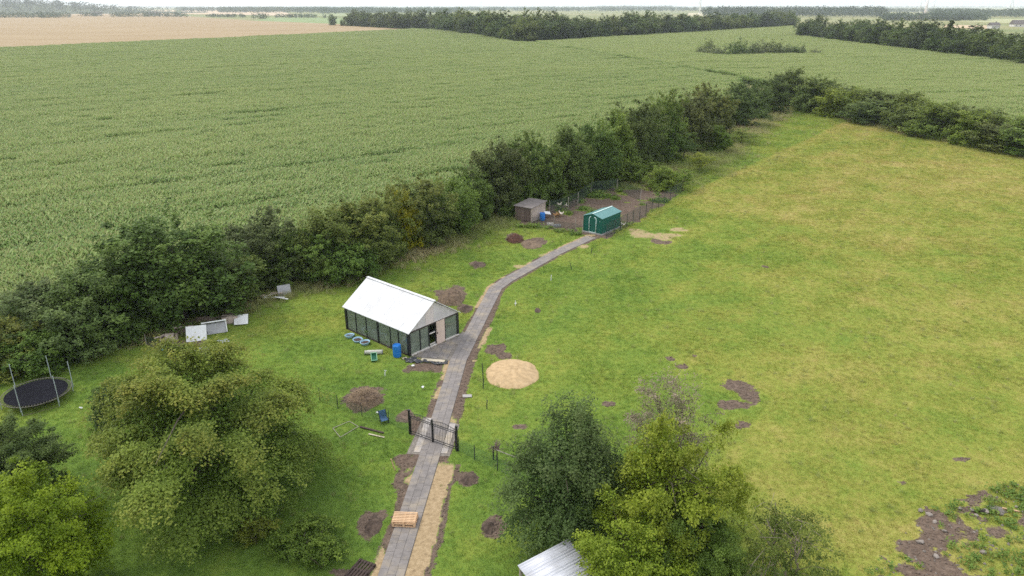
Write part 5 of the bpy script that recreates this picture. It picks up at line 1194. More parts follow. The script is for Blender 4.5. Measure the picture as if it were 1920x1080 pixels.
# ------------------------------------------------------------------ gate and garden fences
def gate():
    a = at(769, 814); b = at(857, 846); a.z = b.z = 0; d = b - a; L = d.length
    t = thing('double_gate', 'black steel double gate with arched tops standing across the path', 'gate', a, math.atan2(d.y, d.x))
    for x in (0, L):
        p = MB().box((x, 0, 0.83), (0.10, 0.10, 1.70)).build('post', M['blacksteel'], t); MB().box((x, 0, 1.70), (0.13, 0.13, 0.04)).build('cap', M['blacksteel'], p)
    for k in (0, 1):
        x0, x1 = (0.08, L / 2 - 0.02) if k == 0 else (L / 2 + 0.02, L - 0.08); w = x1 - x0
        # tops rise from the hinge towards the meeting stile on the left leaf and fall again on the right one
        tz = lambda u: 1.36 + 0.24 * math.sin(math.pi * (0.15 + 0.75 * u if k == 0 else 0.10 + 0.75 * (1 - u)))
        leaf = MB().box((x0 + 0.02, 0, 0.72), (0.045, 0.045, 1.26)).build('gate_leaf', M['blacksteel'], t)
        st = x1 if k == 0 else x0
        MB().box((x1 - 0.02, 0, 0.78 if k == 0 else 0.72), (0.045, 0.045, 1.50 if k == 0 else 1.26)).build('stile', M['blacksteel'], leaf)
        for z in (0.12, 0.26, 1.20, 1.32): MB().box(((x0 + x1) / 2, 0, z), (w - 0.09, 0.03, 0.03)).build('rail', M['blacksteel'], leaf)
        pts = [(x0 + w * u / 10, 0, tz(u / 10)) for u in range(11)]; MB().tube(pts, 0.018, 6).build('arched_rail', M['blacksteel'], leaf)
        n = 14; bar = MB().box((0, 0, 0.65), (0.014, 0.014, 1.06)).mesh('bar', M['blacksteel'])
        for i in range(1, n):
            x = x0 + w * i / n; o = link('bar', bar, leaf); o.location = (x, 0, 0.08); o.scale = (1, 1, (tz(i / n) - 0.14) / 1.15)
        for z in (0.19,):
            c = (x0 + x1) / 2
            MB().bar((c - 0.10, 0.002, z - 0.06), (c + 0.10, 0.002, z + 0.06), 0.014).bar((c - 0.10, -0.002, z + 0.06), (c + 0.10, -0.002, z - 0.06), 0.014).build('cross', M['blacksteel'], leaf)
    MB().box((L / 2, -0.03, 0.80), (0.09, 0.06, 1.62)).build('meeting_post', M['blacksteel'], t)
gate()
def fence(name, label, pts, h, mesh_mat, post_w=0.06, post_mat='post', spacing=None, mesh_h=None, extra=0.0, cat='fence'):
    """wire fence along a line: posts, one mesh panel per bay, top wire"""
    t = thing(name, label, cat, (pts[0].x, pts[0].y, ground_z(pts[0].x, pts[0].y)))
    nodes = [pts[0]]
    for a, b in zip(pts[:-1], pts[1:]):
        n = max(1, round((b - a).length / spacing)) if spacing else 1
        for i in range(1, n + 1): nodes.append(a + (b - a) * (i / n))
    o0 = Vector((pts[0].x, pts[0].y, 0)); mh = mesh_h or h
    pm = MB().tube([(0, 0, -0.2), (0, 0, h * 0.5), (0, 0, h)], [post_w / 2, post_w / 2, post_w / 2 * 0.9], 6).mesh('post', M[post_mat])
    for p in nodes:
        o = link('post', pm, t); o.location = (p.x - o0.x, p.y - o0.y, R0.uniform(-0.05, 0.05)); o.rotation_euler = (R0.gauss(0, 0.02), R0.gauss(0, 0.02), 0)
    for a, b in zip(nodes[:-1], nodes[1:]):
        d = b - a; L = d.length; m = (a + b) / 2 - o0
        o = MB().add([(-L / 2, 0, -mh / 2), (L / 2, 0, -mh / 2), (L / 2, 0, mh / 2), (-L / 2, 0, mh / 2)], [(0, 1, 2, 3)]).build('wire_mesh', M[mesh_mat], t, loc=(m.x, m.y, mh / 2 + 0.03), rz=math.atan2(d.y, d.x))
    return t
fence('run_fence', 'dark wire mesh fence between the chicken run and the pasture', [at(1137, 447), at(1152, 439), at(1163, 433), at(1187, 420), at(1222, 399), at(1277, 363)], 1.75, 'mesh_dark', 0.07, 'post', 2.2)
fence('run_fence', 'wire fence with pale wooden posts along the rear of the chicken run', [at(1030, 402), at(1065, 394), at(1083, 384), at(1108, 364), at(1157, 358), at(1200, 377), ], 1.7, 'mesh_dark', 0.09, 'postgrey', None)
fence('run_fence', 'low wire fence between the wooden shed and the green shed', [at(997, 420), at(1038, 427), at(1079, 433), at(1092, 438)], 1.55, 'mesh_dark', 0.07, 'postgrey', None, 0.9)
fence('garden_fence', 'thin wire fence on rusty posts left of the gate', [at(600, 752), at(634, 766), at(679, 781), at(729, 793), at(768, 812)], 1.0, 'mesh_green', 0.05, 'post', None, 0.8)
fence('garden_fence', 'thin wire fence right of the gate running under the evergreen', [at(860, 846), at(890, 862), at(933, 882), at(1000, 915)], 1.05, 'mesh_green', 0.05, 'post', None, 0.85)
fence('garden_fence', 'wire netting on thin posts behind the beech by the scrap boxes', [at(275, 648), at(327, 663), at(400, 680)], 0.95, 'mesh_green', 0.06, 'postgrey', None, 0.8)
for px, py, h, m, lab in ((906, 728, 1.15, 'post', 'dark thin post left of the sand heap'), (913, 767, 0.65, 'post', 'short dark post below the sand heap'), (1109, 476, 0.62, 'post', 'short dark post on the grass right of the path end'), (1072, 506, 0.7, 'post', 'leaning dark post right of the path'), (1033, 527, 0.55, 'whitescrap', 'short white post right of the path bend'), (966, 573, 0.45, 'whitescrap', 'short pale post on the pasture right of the path'), (905, 700, 0.8, 'post', 'dark stake beside the soil strip left of the sand heap'), (741, 882, 0.8, 'pine', 'yellow wooden stake leaning on the lawn left of the path'), (722, 705, 0.45, 'whitescrap', 'thin white stick in the grass left of the path')):
    p = at(px, py); b = MB().tube([(0, 0, -0.1), (0, 0, h * 0.6), (R0.gauss(0, 0.03), R0.gauss(0, 0.03), h)], [0.035, 0.033, 0.03], 7).box((0, 0, h + 0.005), (0.05, 0.05, 0.02))
    o = b.build('stake', M[m], loc=p); o.rotation_euler = (R0.gauss(0, 0.05), -0.25 if px in (741, 1072) else R0.gauss(0, 0.05), 0); tag(o, lab, 'post')
def seat():
    p = at(719, 790); t = thing('garden_chair', 'dark blue folded garden chair leaning by the fence left of the gate', 'chair', p, 0.5)
    MB().box((0, 0.10, 0.42), (0.46, 0.03, 0.62), Matrix.Rotation(math.radians(-24), 3, 'X')).build('backrest', M['bluechair'], t)
    MB().box((0, -0.12, 0.26), (0.46, 0.42, 0.03), Matrix.Rotation(math.radians(12), 3, 'X')).build('seat', M['bluechair'], t)
    for x in (-0.24, 0.24):
        MB().bar((x, -0.30, 0.0), (x, 0.24, 0.75), 0.03).build('leg', M['black'], t); MB().bar((x, 0.22, 0.0), (x, -0.28, 0.32), 0.03).build('leg', M['black'], t)
seat()
def pole_line():
    p = at(925, 862); q = at(990, 888); t = thing('rail', 'pale slanting wooden rail on the fence above the evergreen', 'rail', p)
    a = Vector((0, 0, 0.75)); b = q - p + Vector((0, 0, 0.9))
    MB().tube([a, (a + b) / 2 + Vector((0, 0, -0.05)), b], 0.028, 6).build('pole', M['postgrey'], t)
    MB().tube([(0, 0, -0.1), (0, 0, 0.9)], 0.04, 6).build('support', M['post'], t); MB().tube([b - Vector((0, 0, b.z + 0.1)), b], 0.04, 6).build('support', M['post'], t)
pole_line()
def root_ball():
    p = at(932, 862); t = thing('dead_shrub', 'clump of dead brown twigs hanging on the fence post', 'dead shrub', p); r = random.Random(3)
    b = MB()
    for i in range(46):
        d = Vector((r.gauss(0, 1), r.gauss(0, 1), r.gauss(0.6, 0.7))).normalized() * r.uniform(0.25, 0.6); o = Vector((r.gauss(0, 0.1), r.gauss(0, 0.1), 0.75)); b.tube([o, o + d * 0.6 + Vector((0, 0, 0.05)), o + d], [0.018, 0.012, 0.004], 4, False)
    b.build('twigs', M['rustscrap'], t); MB().tube([(0, 0, -0.1), (0, 0, 0.85)], [0.05, 0.03], 6).build('stem', M['bark'], t)
root_ball()
# wooden frame and planks in the grass left of the gate
def ground_frame():
    c = [G(624, 803), G(655, 790), G(672, 800), G(638, 820)]; o = sum(c, Vector()) / 4; t = thing('wire_frame', 'grey rectangular wire frame lying flat in the grass', 'frame', (o.x, o.y, ground_z(o.x, o.y)))
    for i in range(4): MB().bar(c[i] - o + Vector((0, 0, 0.06)), c[(i + 1) % 4] - o + Vector((0, 0, 0.06)), 0.03, 0.02).build('frame_bar', M['postgrey'], t)
ground_frame()
board('plank', 'dark old plank lying in the grass left of the gate', 'plank', at(697, 807) + Vector((0, 0, 0.06)), (1.75, 0.12, 0.05), (0, 0, -0.42), 'oldpallet')
board('plank', 'yellowish plank lying in the grass below the dark plank', 'plank', at(706, 818) + Vector((0, 0, 0.05)), (1.1, 0.09, 0.03), (0, 0, -0.36), 'brace')

# ------------------------------------------------------------------ pallets
def pallet(name, label, loc, rz, mat, top_n=7, w=1.2, d=0.85, group=None, rot=None):
    t = thing(name, label, 'pallet', loc, rz, group)
    sl = MB().box((0, 0, 0), (w, d / top_n * 0.60, 0.024)).mesh('slat', M[mat], bevel=0.003)
    for i in range(top_n):
        o = link('slat', sl, t); o.location = (R0.gauss(0, 0.004), -d / 2 + d * (i + 0.5) / top_n, 0.136)
    for x in (-w / 2 + 0.05, 0, w / 2 - 0.05):
        MB().box((x, 0, 0.112), (0.10, d, 0.022)).build('stringer', M[mat], t)
        for y in (-d / 2 + 0.06, 0, d / 2 - 0.06): MB().box((x, y, 0.062), (0.10, 0.12, 0.076)).build('block', M[mat], t)
    for y in (-d / 2 + 0.06, 0, d / 2 - 0.06): MB().box((0, y, 0.012), (w, 0.10, 0.022)).build('bottom_board', M[mat], t)
    return t
pp = G(760, 980)
pallet('pallet', 'pale new wooden pallet at the bottom of the stack on the path', (pp.x, pp.y, 0.057), -0.07, 'pine', group='stack of pallets on the path')
pallet('pallet', 'pale new wooden pallet on top of the stack on the path', (pp.x - 0.02, pp.y + 0.01, 0.208), -0.05, 'pine', group='stack of pallets on the path')
q = at(676, 1072); pallet('pallet', 'dark brown slatted pallet lying on soil at the bottom edge', (q.x, q.y, q.z), 1.15, 'oldpallet', 6, 1.2, 0.95)

# ------------------------------------------------------------------ trampoline
def trampoline():
    c = G(68, 735, 0.62); R = 2.05; ZR = 0.62; t = thing('trampoline', 'large round black trampoline without net at the left edge', 'trampoline', (c.x, c.y, 0), 0.2)
    mt = MB(); mt.lathe([(R * 0.90, 0.0), (R * 0.5, -0.015), (0.001, -0.03)], (0, 0, ZR), 48); mt.build('jumping_mat', M['mat'], t, True)
    pts = [(R * math.cos(2 * math.pi * i / 48), R * math.sin(2 * math.pi * i / 48), ZR) for i in range(49)]; MB().tube(pts, 0.022, 7, False).build('frame_ring', M['rimsteel'], t, True)
    sp = MB().tube([(0, 0, 0), (R * 0.10, 0, 0)], 0.014, 4).mesh('spring', M['rimsteel'])
    for i in range(72):
        a = 2 * math.pi * (i + 0.5) / 72; o = link('spring', sp, t); o.location = (R * 0.90 * math.cos(a), R * 0.90 * math.sin(a), ZR); o.rotation_euler = (0, 0, a)
    for i in range(6):
        a = 2 * math.pi * (i + 0.42) / 6; x, y = math.cos(a), math.sin(a)
        l = MB().tube([(x * R, y * R, -0.03), (x * R, y * R, ZR - 0.02)], 0.026, 6).build('leg', M['greysteel'], t)
        MB().tube([(x * (R + 0.06), y * (R + 0.06), 0.30), (x * (R + 0.07), y * (R + 0.07), 1.25), (x * (R + 0.07), y * (R + 0.07), 2.25)], 0.026, 7).build('net_pole', M['greysteel'], t)
    for i in range(3):
        a0 = 2 * math.pi * (i * 2 + 0.42) / 6; a1 = 2 * math.pi * (i * 2 + 1.42) / 6
        MB().tube([(math.cos(a0) * R, math.sin(a0) * R, 0.02), (math.cos(a1) * R, math.sin(a1) * R, 0.0)], 0.02, 6).build('foot_bar', M['rustscrap'], t)
trampoline()

# ------------------------------------------------------------------ scrap along the hedge
def box_open(name, label, p, size, rz, mat, tilt=0.0):
    t = thing(name, label, 'box', p, rz); w, l, h = size; k = 0.04; t.rotation_euler = (tilt, 0, rz)
    MB().box((0, 0, 0.02), (w, l, k)).build('base', M[mat], t)
    for c, s in (((-w / 2, 0, h / 2 + 0.04), (k, l, h)), ((w / 2, 0, h / 2 + 0.04), (k, l, h)), ((0, -l / 2, h / 2 + 0.04), (w - 0.05, k, h)), ((0, l / 2, h / 2 + 0.04), (w - 0.05, k, h))): MB().box(c, s).build('side', M[mat], t)
    MB().box((0.05, 0.02, h + 0.07), (w * 0.55, l * 1.02, 0.03), 0.12).build('loose_board', M[mat], t)
    return t
box_open('wooden_box', 'weathered open wooden box at the left end of the scrap row', at(318, 641), (1.15, 0.9, 0.42), 0.25, 'palewood')
board('scrap_sheet', 'clean white panel leaning in the scrap row under the hedge', 'panel', at(370, 637) + Vector((0, 0, 0.52)), (1.5, 0.06, 1.25), (math.radians(-38), 0, 0.28), 'whitescrap')
def framed():
    p = at(404, 626); t = thing('scrap_cabinet', 'grey cabinet with white rim lying tilted in the scrap row', 'cabinet', p, 0.42); t.rotation_euler = (math.radians(-30), 0, 0.42)
    MB().box((0, 0.18, 0.5), (1.75, 0.34, 0.92)).build('body', M['greyscrap'], t)
    for c, s in (((0, -0.02, 1.0), (1.86, 0.5, 0.09)), ((-0.9, -0.03, 0.5), (0.07, 0.10, 0.92)), ((0.9, -0.03, 0.5), (0.07, 0.10, 0.92))): MB().box(c, s).build('rim', M['whitescrap'], t)
    MB().bar((-0.8, -0.02, 0.9), (-0.55, -0.02, 0.15), 0.03).build('seal', M['black'], t); MB().bar((-0.7, -0.02, 0.93), (0.75, -0.02, 0.90), 0.03).build('seal', M['black'], t)
framed()
board('scrap_sheet', 'brown weathered board lying behind the grey cabinet', 'board', at(388, 607) + Vector((0, 0, 0.45)), (1.5, 0.5, 0.12), (math.radians(20), 0, 0.3), 'rustscrap')
box_open('wooden_box', 'weathered brown wooden box at the right end of the scrap row', at(432, 604), (1.2, 0.85, 0.55), 0.35, 'palewood', math.radians(-6))
board('scrap_sheet', 'small white sheet lying in the grass at the right end of the scrap row', 'panel', at(453, 606) + Vector((0, 0, 0.34)), (1.1, 0.04, 1.0), (math.radians(-58), 0, 0.25), 'whitescrap')
board('scrap_sheet', 'brown battens piled between the wooden box and the white panel', 'battens', at(342, 628) + Vector((0, 0, 0.3)), (0.9, 0.35, 0.22), (0.2, 0.1, 0.9), 'rustscrap')
for px, py, L, w_, rot, mat, lab in ((345, 622, 1.5, 0.2, (0.25, 0.1, 0.5), 'palewood', 'pale plank slanting out of the scrap row by the white panel'), (355, 612, 1.7, 0.16, (0.0, -0.25, 0.1), 'rustscrap', 'long brown plank lying behind the white scrap panel'), (415, 603, 1.4, 0.2, (0.1, 0.2, 0.6), 'rustscrap', 'brown plank sticking up between cabinet and right wooden box'), (303, 640, 1.0, 0.18, (0.1, 0.0, 0.9), 'palewood', 'short pale plank leaning on the left wooden box'), (440, 598, 0.9, 0.3, (-0.5, 0.0, 0.3), 'palewood', 'pale board lying on the right wooden box')):
    board('scrap_board', lab, 'board', at(px, py) + Vector((0, 0, 0.42)), (L, w_, 0.04), rot, mat)
for i, (px, py, L, a, mat, lab) in enumerate(((515, 561, 1.8, 0.15, 'whitescrap', 'longest white broken board of the heap under the hedge'), (504, 558, 1.4, 0.5, 'sill', 'cream broken board on the left of the white board heap'), (528, 564, 1.4, -0.35, 'whitescrap', 'white broken board pointing right out of the heap'), (519, 556, 1.1, -0.1, 'palewood', 'pinkish short board on top of the white board heap'), (486, 562, 1.1, 0.55, 'palewood', 'weathered board lying left of the white board heap'))):
    o = board('broken_board', lab, 'board', at(px, py) + Vector((0, 0, 0.16 + 0.05 * i)), (L, 0.22, 0.035), (R0.uniform(-0.2, 0.25), R0.uniform(-0.12, 0.12), a), mat, 'heap of broken boards under the hedge')
board('scrap_sheet', 'grey upright sheet standing behind the broken white boards', 'panel', at(534, 554) + Vector((0, 0, 0.48)), (1.15, 0.08, 1.0), (math.radians(-20), 0, 0.5), 'greyscrap')
crumpled('plastic_sheet', 'crumpled grey plastic film left of two below the scrap row', 'plastic sheet', ((360, 655), (376, 650), (393, 655), (400, 663), (380, 664), (364, 662)), 'film', 0.14, 5, 22, 'grey films')
crumpled('plastic_sheet', 'crumpled whitish plastic film right of two below the scrap row', 'plastic sheet', ((405, 656), (420, 653), (427, 659), (418, 667), (406, 664)), 'film', 0.14, 9, 18, 'grey films')
crumpled('plastic_sheet', 'flat blue grey plastic film below the grey cabinet', 'plastic sheet', ((405, 638), (428, 635), (432, 641), (415, 645)), 'film', 0.05, 12, 16)
crumpled('plastic_sheet', 'scrap of turquoise plastic near the wooden box', 'plastic sheet', ((297, 653), (308, 650), (313, 656), (304, 661), (298, 659)), 'turq', 0.14, 6, 14)

# ------------------------------------------------------------------ green shed, wooden shed, run
def green_shed():
    o = at(1094, 434); a = math.radians(-38); W_, L_, E, Rg = 2.45, 4.15, 1.92, 2.30
    t = thing('garden_shed', 'green metal garden shed with white door frame at the end of the path', 'shed', (o.x, o.y, 0), a)
    MB().box((W_ / 2, L_ / 2, 0.05), (W_ + 0.3, L_ + 0.3, 0.16)).build('plinth', M['concrete'], t)
    for y in (0, L_):
        b = MB(); pr = [(0, 0.13), (W_, 0.13), (W_, E), (W_ / 2, Rg), (0, E)]
        b.add([(x, y - 0.02, z) for x, z in pr] + [(x, y + 0.02, z) for x, z in pr], [(0, 1, 2, 3, 4), (9, 8, 7, 6, 5)] + [(i, 5 + i, 5 + (i + 1) % 5, (i + 1) % 5) for i in range(5)]); b.build('end_wall', M['shedgreen'], t)
    for x in (0.0, W_): MB().box((x, L_ / 2, (E + 0.13) / 2), (0.04, L_ - 0.06, E - 0.14)).build('side_wall', M['shedgreen_y'], t)
    s = (Rg - E) / (W_ / 2)
    for sg in (0, 1):
        x0 = -0.10 if sg == 0 else W_ + 0.10; xm = W_ / 2; z0 = E - 0.10 * s; th = 0.03; vs = [(x0, -0.12, z0 + 0.03), (xm, -0.12, Rg + 0.03), (xm, L_ + 0.12, Rg + 0.03), (x0, L_ + 0.12, z0 + 0.03)]
        MB().add(vs + [(x, y, z + th) for x, y, z in vs], [(0, 1, 2, 3), (4, 7, 6, 5), (0, 4, 5, 1), (1, 5, 6, 2), (2, 6, 7, 3), (3, 7, 4, 0)]).build('roof', M['shedroof'], t)
    MB().box((W_ / 2, L_ / 2, Rg + 0.075), (0.17, L_ + 0.22, 0.03)).build('ridge_cap', M['trim'], t)
    for x in (0, W_): MB().box((x, -0.03, (E + 0.13) / 2), (0.07, 0.02, E - 0.14)).build('corner_trim', M['shedgreen'], t)
    d = MB().box((1.23, -0.05, 1.0), (0.86, 0.03, 1.68)).build('door', M['shedgreen'], t); MB().box((0.95, -0.08, 0.95), (0.04, 0.04, 0.14)).build('handle', M['black'], d)
    MB().tube([(0.78, -0.06, 0.17), (0.76, -0.06, 1.72), (0.83, -0.06, 1.88), (1.0, -0.06, 1.98)], 0.05, 8).build('door_frame', M['trim'], t, True)
    MB().tube([(1.68, -0.06, 0.17), (1.70, -0.06, 1.72), (1.63, -0.06, 1.88), (1.46, -0.06, 1.98)], 0.05, 8).build('door_frame', M['trim'], t, True)
    MB().box((1.23, -0.06, 0.16), (0.98, 0.07, 0.08)).build('threshold', M['trim'], t)
    MB().box((2.15, -0.03, 1.55), (0.10, 0.03, 0.06)).build('vent', M['trim'], t)
green_shed()
def wooden_shed():
    o = at(966, 412); a = math.radians(-34); W_, L_, H1, H2 = 2.35, 3.3, 1.78, 1.98
    t = thing('wooden_shed', 'weathered wooden plank shed with flat felt roof in the chicken run', 'shed', (o.x, o.y, 0), a); n = 11
    pm = MB().box((0, 0, 0), (W_ / n - 0.018, 0.03, 1.0)).mesh('plank', M['oldplank'])
    for k in range(n):
        q_ = link('plank', pm, t); q_.location = (W_ * (k + 0.5) / n, R0.uniform(-0.01, 0.01), H1 / 2); q_.scale = (1, 1, H1 - 0.06 + R0.uniform(-0.03, 0.02))
    pl = MB().box((0, 0, 0), (0.03, L_ / 9 - 0.014, 1.0)).mesh('board', M['palewood'])
    for k in range(9):
        for x, mat in ((W_, 'palewood'), (0.0, 'oldplank')):
            q_ = link('plank', pl, t); q_.location = (x, L_ * (k + 0.5) / 9, (H1 + (H2 - H1) * k / 9) / 2); q_.scale = (1, 1, H1 - 0.06 + (H2 - H1) * k / 9)
    MB().box((W_ / 2, L_, H2 / 2), (W_, 0.04, H2 - 0.04)).build('rear_wall', M['oldplank'], t)
    for x, y in ((0.04, 0.06), (W_ + 0.03, -0.02), (0.04, L_ - 0.06), (W_ - 0.04, L_ - 0.07)): MB().box((x, y, H1 / 2), (0.11, 0.11, H1 - 0.03)).build('corner_post', M['palewood'], t)
    vs = [(-0.15, -0.18, H1), (W_ + 0.15, -0.18, H1), (W_ + 0.15, L_ + 0.15, H2), (-0.15, L_ + 0.15, H2)]
    MB().add(vs + [(x, y, z + 0.07) for x, y, z in vs], [(3, 2, 1, 0), (4, 5, 6, 7), (0, 1, 5, 4), (1, 2, 6, 5), (2, 3, 7, 6), (3, 0, 4, 7)]).build('roof', M['feltroof'], t)
wooden_shed()
barrel('plastic_barrel', 'blue plastic barrel standing against the wooden shed in the chicken run', at(1017, 413), 0.95, 0.33)
board('white_lid', 'white sheet leaning on the blue barrel by the wooden shed', 'sheet', at(1026, 408) + Vector((0, 0, 0.62)), (0.85, 0.6, 0.03), (0.35, 0.2, 0.3), 'whitescrap')
def tray(name, label, p, mat, rz):
    t = thing(name, label, 'trough', p, rz); w, l, h = 0.85, 0.45, 0.26
    MB().box((0, 0, 0.02), (w * 0.85, l * 0.8, 0.03)).build('base', M[mat], t)
    for c, s in (((-w / 2, 0, h / 2), (0.04, l, h)), ((w / 2, 0, h / 2), (0.04, l, h)), ((0, -l / 2, h / 2), (w - 0.05, 0.04, h)), ((0, l / 2, h / 2), (w - 0.05, 0.04, h))): MB().box(c, s).build('side', M[mat], t)
tray('feed_trough', 'pale feed trough in front of the wooden shed', at(1032, 422), 'sill', -0.2)
tray('feed_trough', 'dark grey trough beside the pale feed trough', at(1044, 425), 'greyscrap', 0.2)
def hen(label, p, rz, mat, k=1.0):
    t = thing('hen', label, 'hen', p, rz, 'hens in the chicken run'); t.scale = (k, k, k)
    prof = [(-0.20, 0.30, 0.015), (-0.15, 0.29, 0.075), (-0.06, 0.25, 0.115), (0.04, 0.25, 0.12), (0.12, 0.30, 0.085), (0.16, 0.38, 0.05), (0.175, 0.44, 0.042), (0.20, 0.47, 0.038), (0.235, 0.465, 0.012)]
    b = MB(); b.tube([(x, 0, z) for x, z, r in prof], [r for x, z, r in prof], 10)
    b.tube([(-0.13, 0, 0.30), (-0.22, 0, 0.40), (-0.24, 0, 0.47)], [0.07, 0.045, 0.01], 8).build('body', M[mat], t, True)
    for s in (-1, 1):
        MB().tube([(0.08, s * 0.105, 0.29), (-0.04, s * 0.125, 0.26), (-0.17, s * 0.09, 0.27)], [0.03, 0.06, 0.012], 7).build('wing', M[mat], t, True)
        l = MB().tube([(0.0, s * 0.05, 0.17), (0.01, s * 0.05, 0.09), (0.0, s * 0.05, 0.0)], [0.02, 0.011, 0.011], 5).build('leg', M['beak'], t); MB().bar((-0.03, s * 0.05, 0.008), (0.06, s * 0.05, 0.008), 0.012).build('foot', M['beak'], l)
    MB().tube([(0.23, 0, 0.465), (0.275, 0, 0.455)], [0.014, 0.003], 5).build('beak', M['beak'], t); MB().box((0.195, 0, 0.515), (0.06, 0.012, 0.04), taper=0.5).build('comb', M['comb'], t)
for px, py, rz, mat, k, lab in ((1049, 388, 0.3, 'hen', 1.4, 'white hen standing behind the feed troughs near the pale post'), (1052, 406, 2.6, 'hen', 1.5, 'cream hen right of the blue barrel'), (1041, 408, 0.5, 'henbrown', 1.4, 'brown hen next to the blue barrel'), (1061, 389, 1.2, 'hen', 1.2, 'small pale hen beside the pale fence post'), (1168, 426, 3.0, 'hen', 1.3, 'white hen right of the green shed'), (1046, 407, -1.0, 'henbrown', 1.3, 'light brown hen between the cream and the brown one')):
    hen(lab, at(px, py), rz, mat, k)

# ------------------------------------------------------------------ metal roofed shed at the bottom edge
def metal_shed():
    a = G(970, 1060, 2.25); b = G(1058, 1014, 2.55); d = b - a; rz = math.atan2(d.y, d.x)
    t = thing('metal_roof_shed', 'open shed with pale corrugated metal roof under the trees', 'shed', (a.x, a.y, 0), rz - math.radians(90)); L_ = math.hypot(d.x, d.y) + 0.2; W_ = 4.2
    n = 5
    for k in range(n):
        x0 = W_ * k / n - 0.01; x1 = W_ * (k + 1) / n + 0.03; vs = [(x0, 0, 2.25), (x1, 0, 2.20 - 0.01 * k), (x1, L_, 2.52 - 0.01 * k), (x0, L_, 2.57)]; vs = [(x, y, z + (0.004 * (k % 2))) for x, y, z in vs]
        m = 8; bb = MB()
        for i in range(m):
            for j in (0, 1):
                pass
        X = np.linspace(x0, x1, 26); 
        top = [(x, 0.0, 2.25 - 0.012 * x + 0.018 * math.sin(x * 2 * math.pi / 0.14) + 0.006 * (k % 2)) for x in X]; bot = [(x, L_, z + 0.32) for x, y, z in top]
        bb.add(top + bot, [(i, i + 1, 26 + i + 1, 26 + i) for i in range(25)]); o = bb.build('roof_sheet', M['roofmetal'], t, True)
        md = o.modifiers.new('thickness', 'SOLIDIFY'); md.thickness = 0.008
    for x in (0.1, W_ - 0.15):
        for y in (0.12, L_ - 0.15): MB().box((x, y, 1.08 + (0.14 if y > 1 else 0)), (0.11, 0.11, 2.2 + (0.28 if y > 1 else 0))).build('post', M['postgrey'], t)
    for y, z in ((0.12, 2.17), (L_ - 0.15, 2.46)): MB().box((W_ / 2, y, z - 0.03), (W_ - 0.1, 0.08, 0.12)).build('beam', M['postgrey'], t)
    MB().box((W_ / 2, L_ - 0.10, 1.15), (W_ - 0.35, 0.03, 2.2)).build('rear_wall', M['oldplank'], t)
metal_shed()

# ------------------------------------------------------------------ rubble patch at the lower right
def stones():
    r = random.Random(12)
    def lump(seed, s):
        rr = random.Random(seed); bm = bmesh.new(); bmesh.ops.create_icosphere(bm, subdivisions=1, radius=s)
        for v in bm.verts: v.co = Vector((v.co.x * 1.25, v.co.y, v.co.z * 0.65)) * rr.uniform(0.75, 1.2)
        me = bpy.data.meshes.new('stone'); bm.to_mesh(me); bm.free(); me.materials.append(M['stone']); return me
    L = [lump(i, 1.0) for i in range(5)]
    big = [(1726, 958, 0.20, 'grey upright stone at the left rim of the rubble patch'), (1742, 966, 0.22, 'flat pale stone in the weeds at the rubble rim'), (1752, 980, 0.16, 'pale cream stone left in the rubble patch'), (1800, 955, 0.18, 'long stone at the top of the rubble patch'), (1822, 958, 0.20, 'grey stone beside the long stone on top of the rubble'), (1847, 960, 0.24, 'whitish block beside the ash spot of the rubble patch'), (1875, 965, 0.20, 'dark grey stone below the ash spot'), (1770, 998, 0.18, 'grey stone in the middle of the rubble patch'), (1725, 1018, 0.24, 'large brownish stone at the left of the rubble patch'), (1755, 1045, 0.18, 'yellowish stone low in the rubble patch'), (1830, 968, 0.16, 'reddish stone near the ash spot'), (1842, 1038, 0.24, 'flat grey stone low on the right of the rubble patch'), (1906, 952, 0.14, 'pale stone at the right edge of the rubble patch')]
    for i, (px, py, s, lab) in enumerate(big):
        p = at(px, py); o = link('stone', L[i % 5]); o.location = p + Vector((0, 0, s * 0.3)); s *= 0.72; o.scale = (s, s, s); o.rotation_euler = (r.gauss(0, 0.2), r.gauss(0, 0.2), r.uniform(0, 6)); tag(o, lab, 'stone', 'stones of the rubble patch')
    P = []
    rg = np.random.default_rng(4); x = rg.uniform(13, 34, 1500); y = rg.uniform(22, 36, 1500); k = inside(x, y, [V2(p) for p in RUBBLE]); x, y = x[k][:360], y[k][:360]; z = lie(x, y)
    s = rg.uniform(0.025, 0.09, len(x)); V = np.array([(1, 0, 0), (-1, 0, 0), (0, 1, 0), (0, -1, 0), (0, 0, 0.8), (0, 0, -0.4)]); T = [(0, 2, 4), (2, 1, 4), (1, 3, 4), (3, 0, 4)]
    tri = []
    for i in range(len(x)):
        w = V * s[i] * rg.uniform(0.7, 1.3, (6, 1)) + np.array([x[i], y[i], z[i] + s[i] * 0.2])
        for t_ in T: tri += [w[t_[0]], w[t_[1]], w[t_[2]]]
    o = link('gravel', quick_mesh('gravel', np.array(tri), 3, M['stone'])); tag(o, 'small stones strewn over the rubble patch', None, None, 'stuff')
    heap('ash_spot', 'pale grey ash and burnt wood spot in the rubble patch', at(1868, 955), 0.6, 0.4, 0.08, 'ash', 21, rough=0.06)
    board('burnt_log', 'short dark burnt log end beside the ash spot', 'log', at(1841, 961) + Vector((0, 0, 0.12)), (0.4, 0.2, 0.2), (0, 0.2, 0.4), 'darkwood', bevel=0.05)
    board('burnt_log', 'orange brown wood sliver lying right of the ash spot', 'wood', at(1895, 958) + Vector((0, 0, 0.07)), (0.8, 0.07, 0.06), (0, 0.05, -0.3), 'pine')
stones()

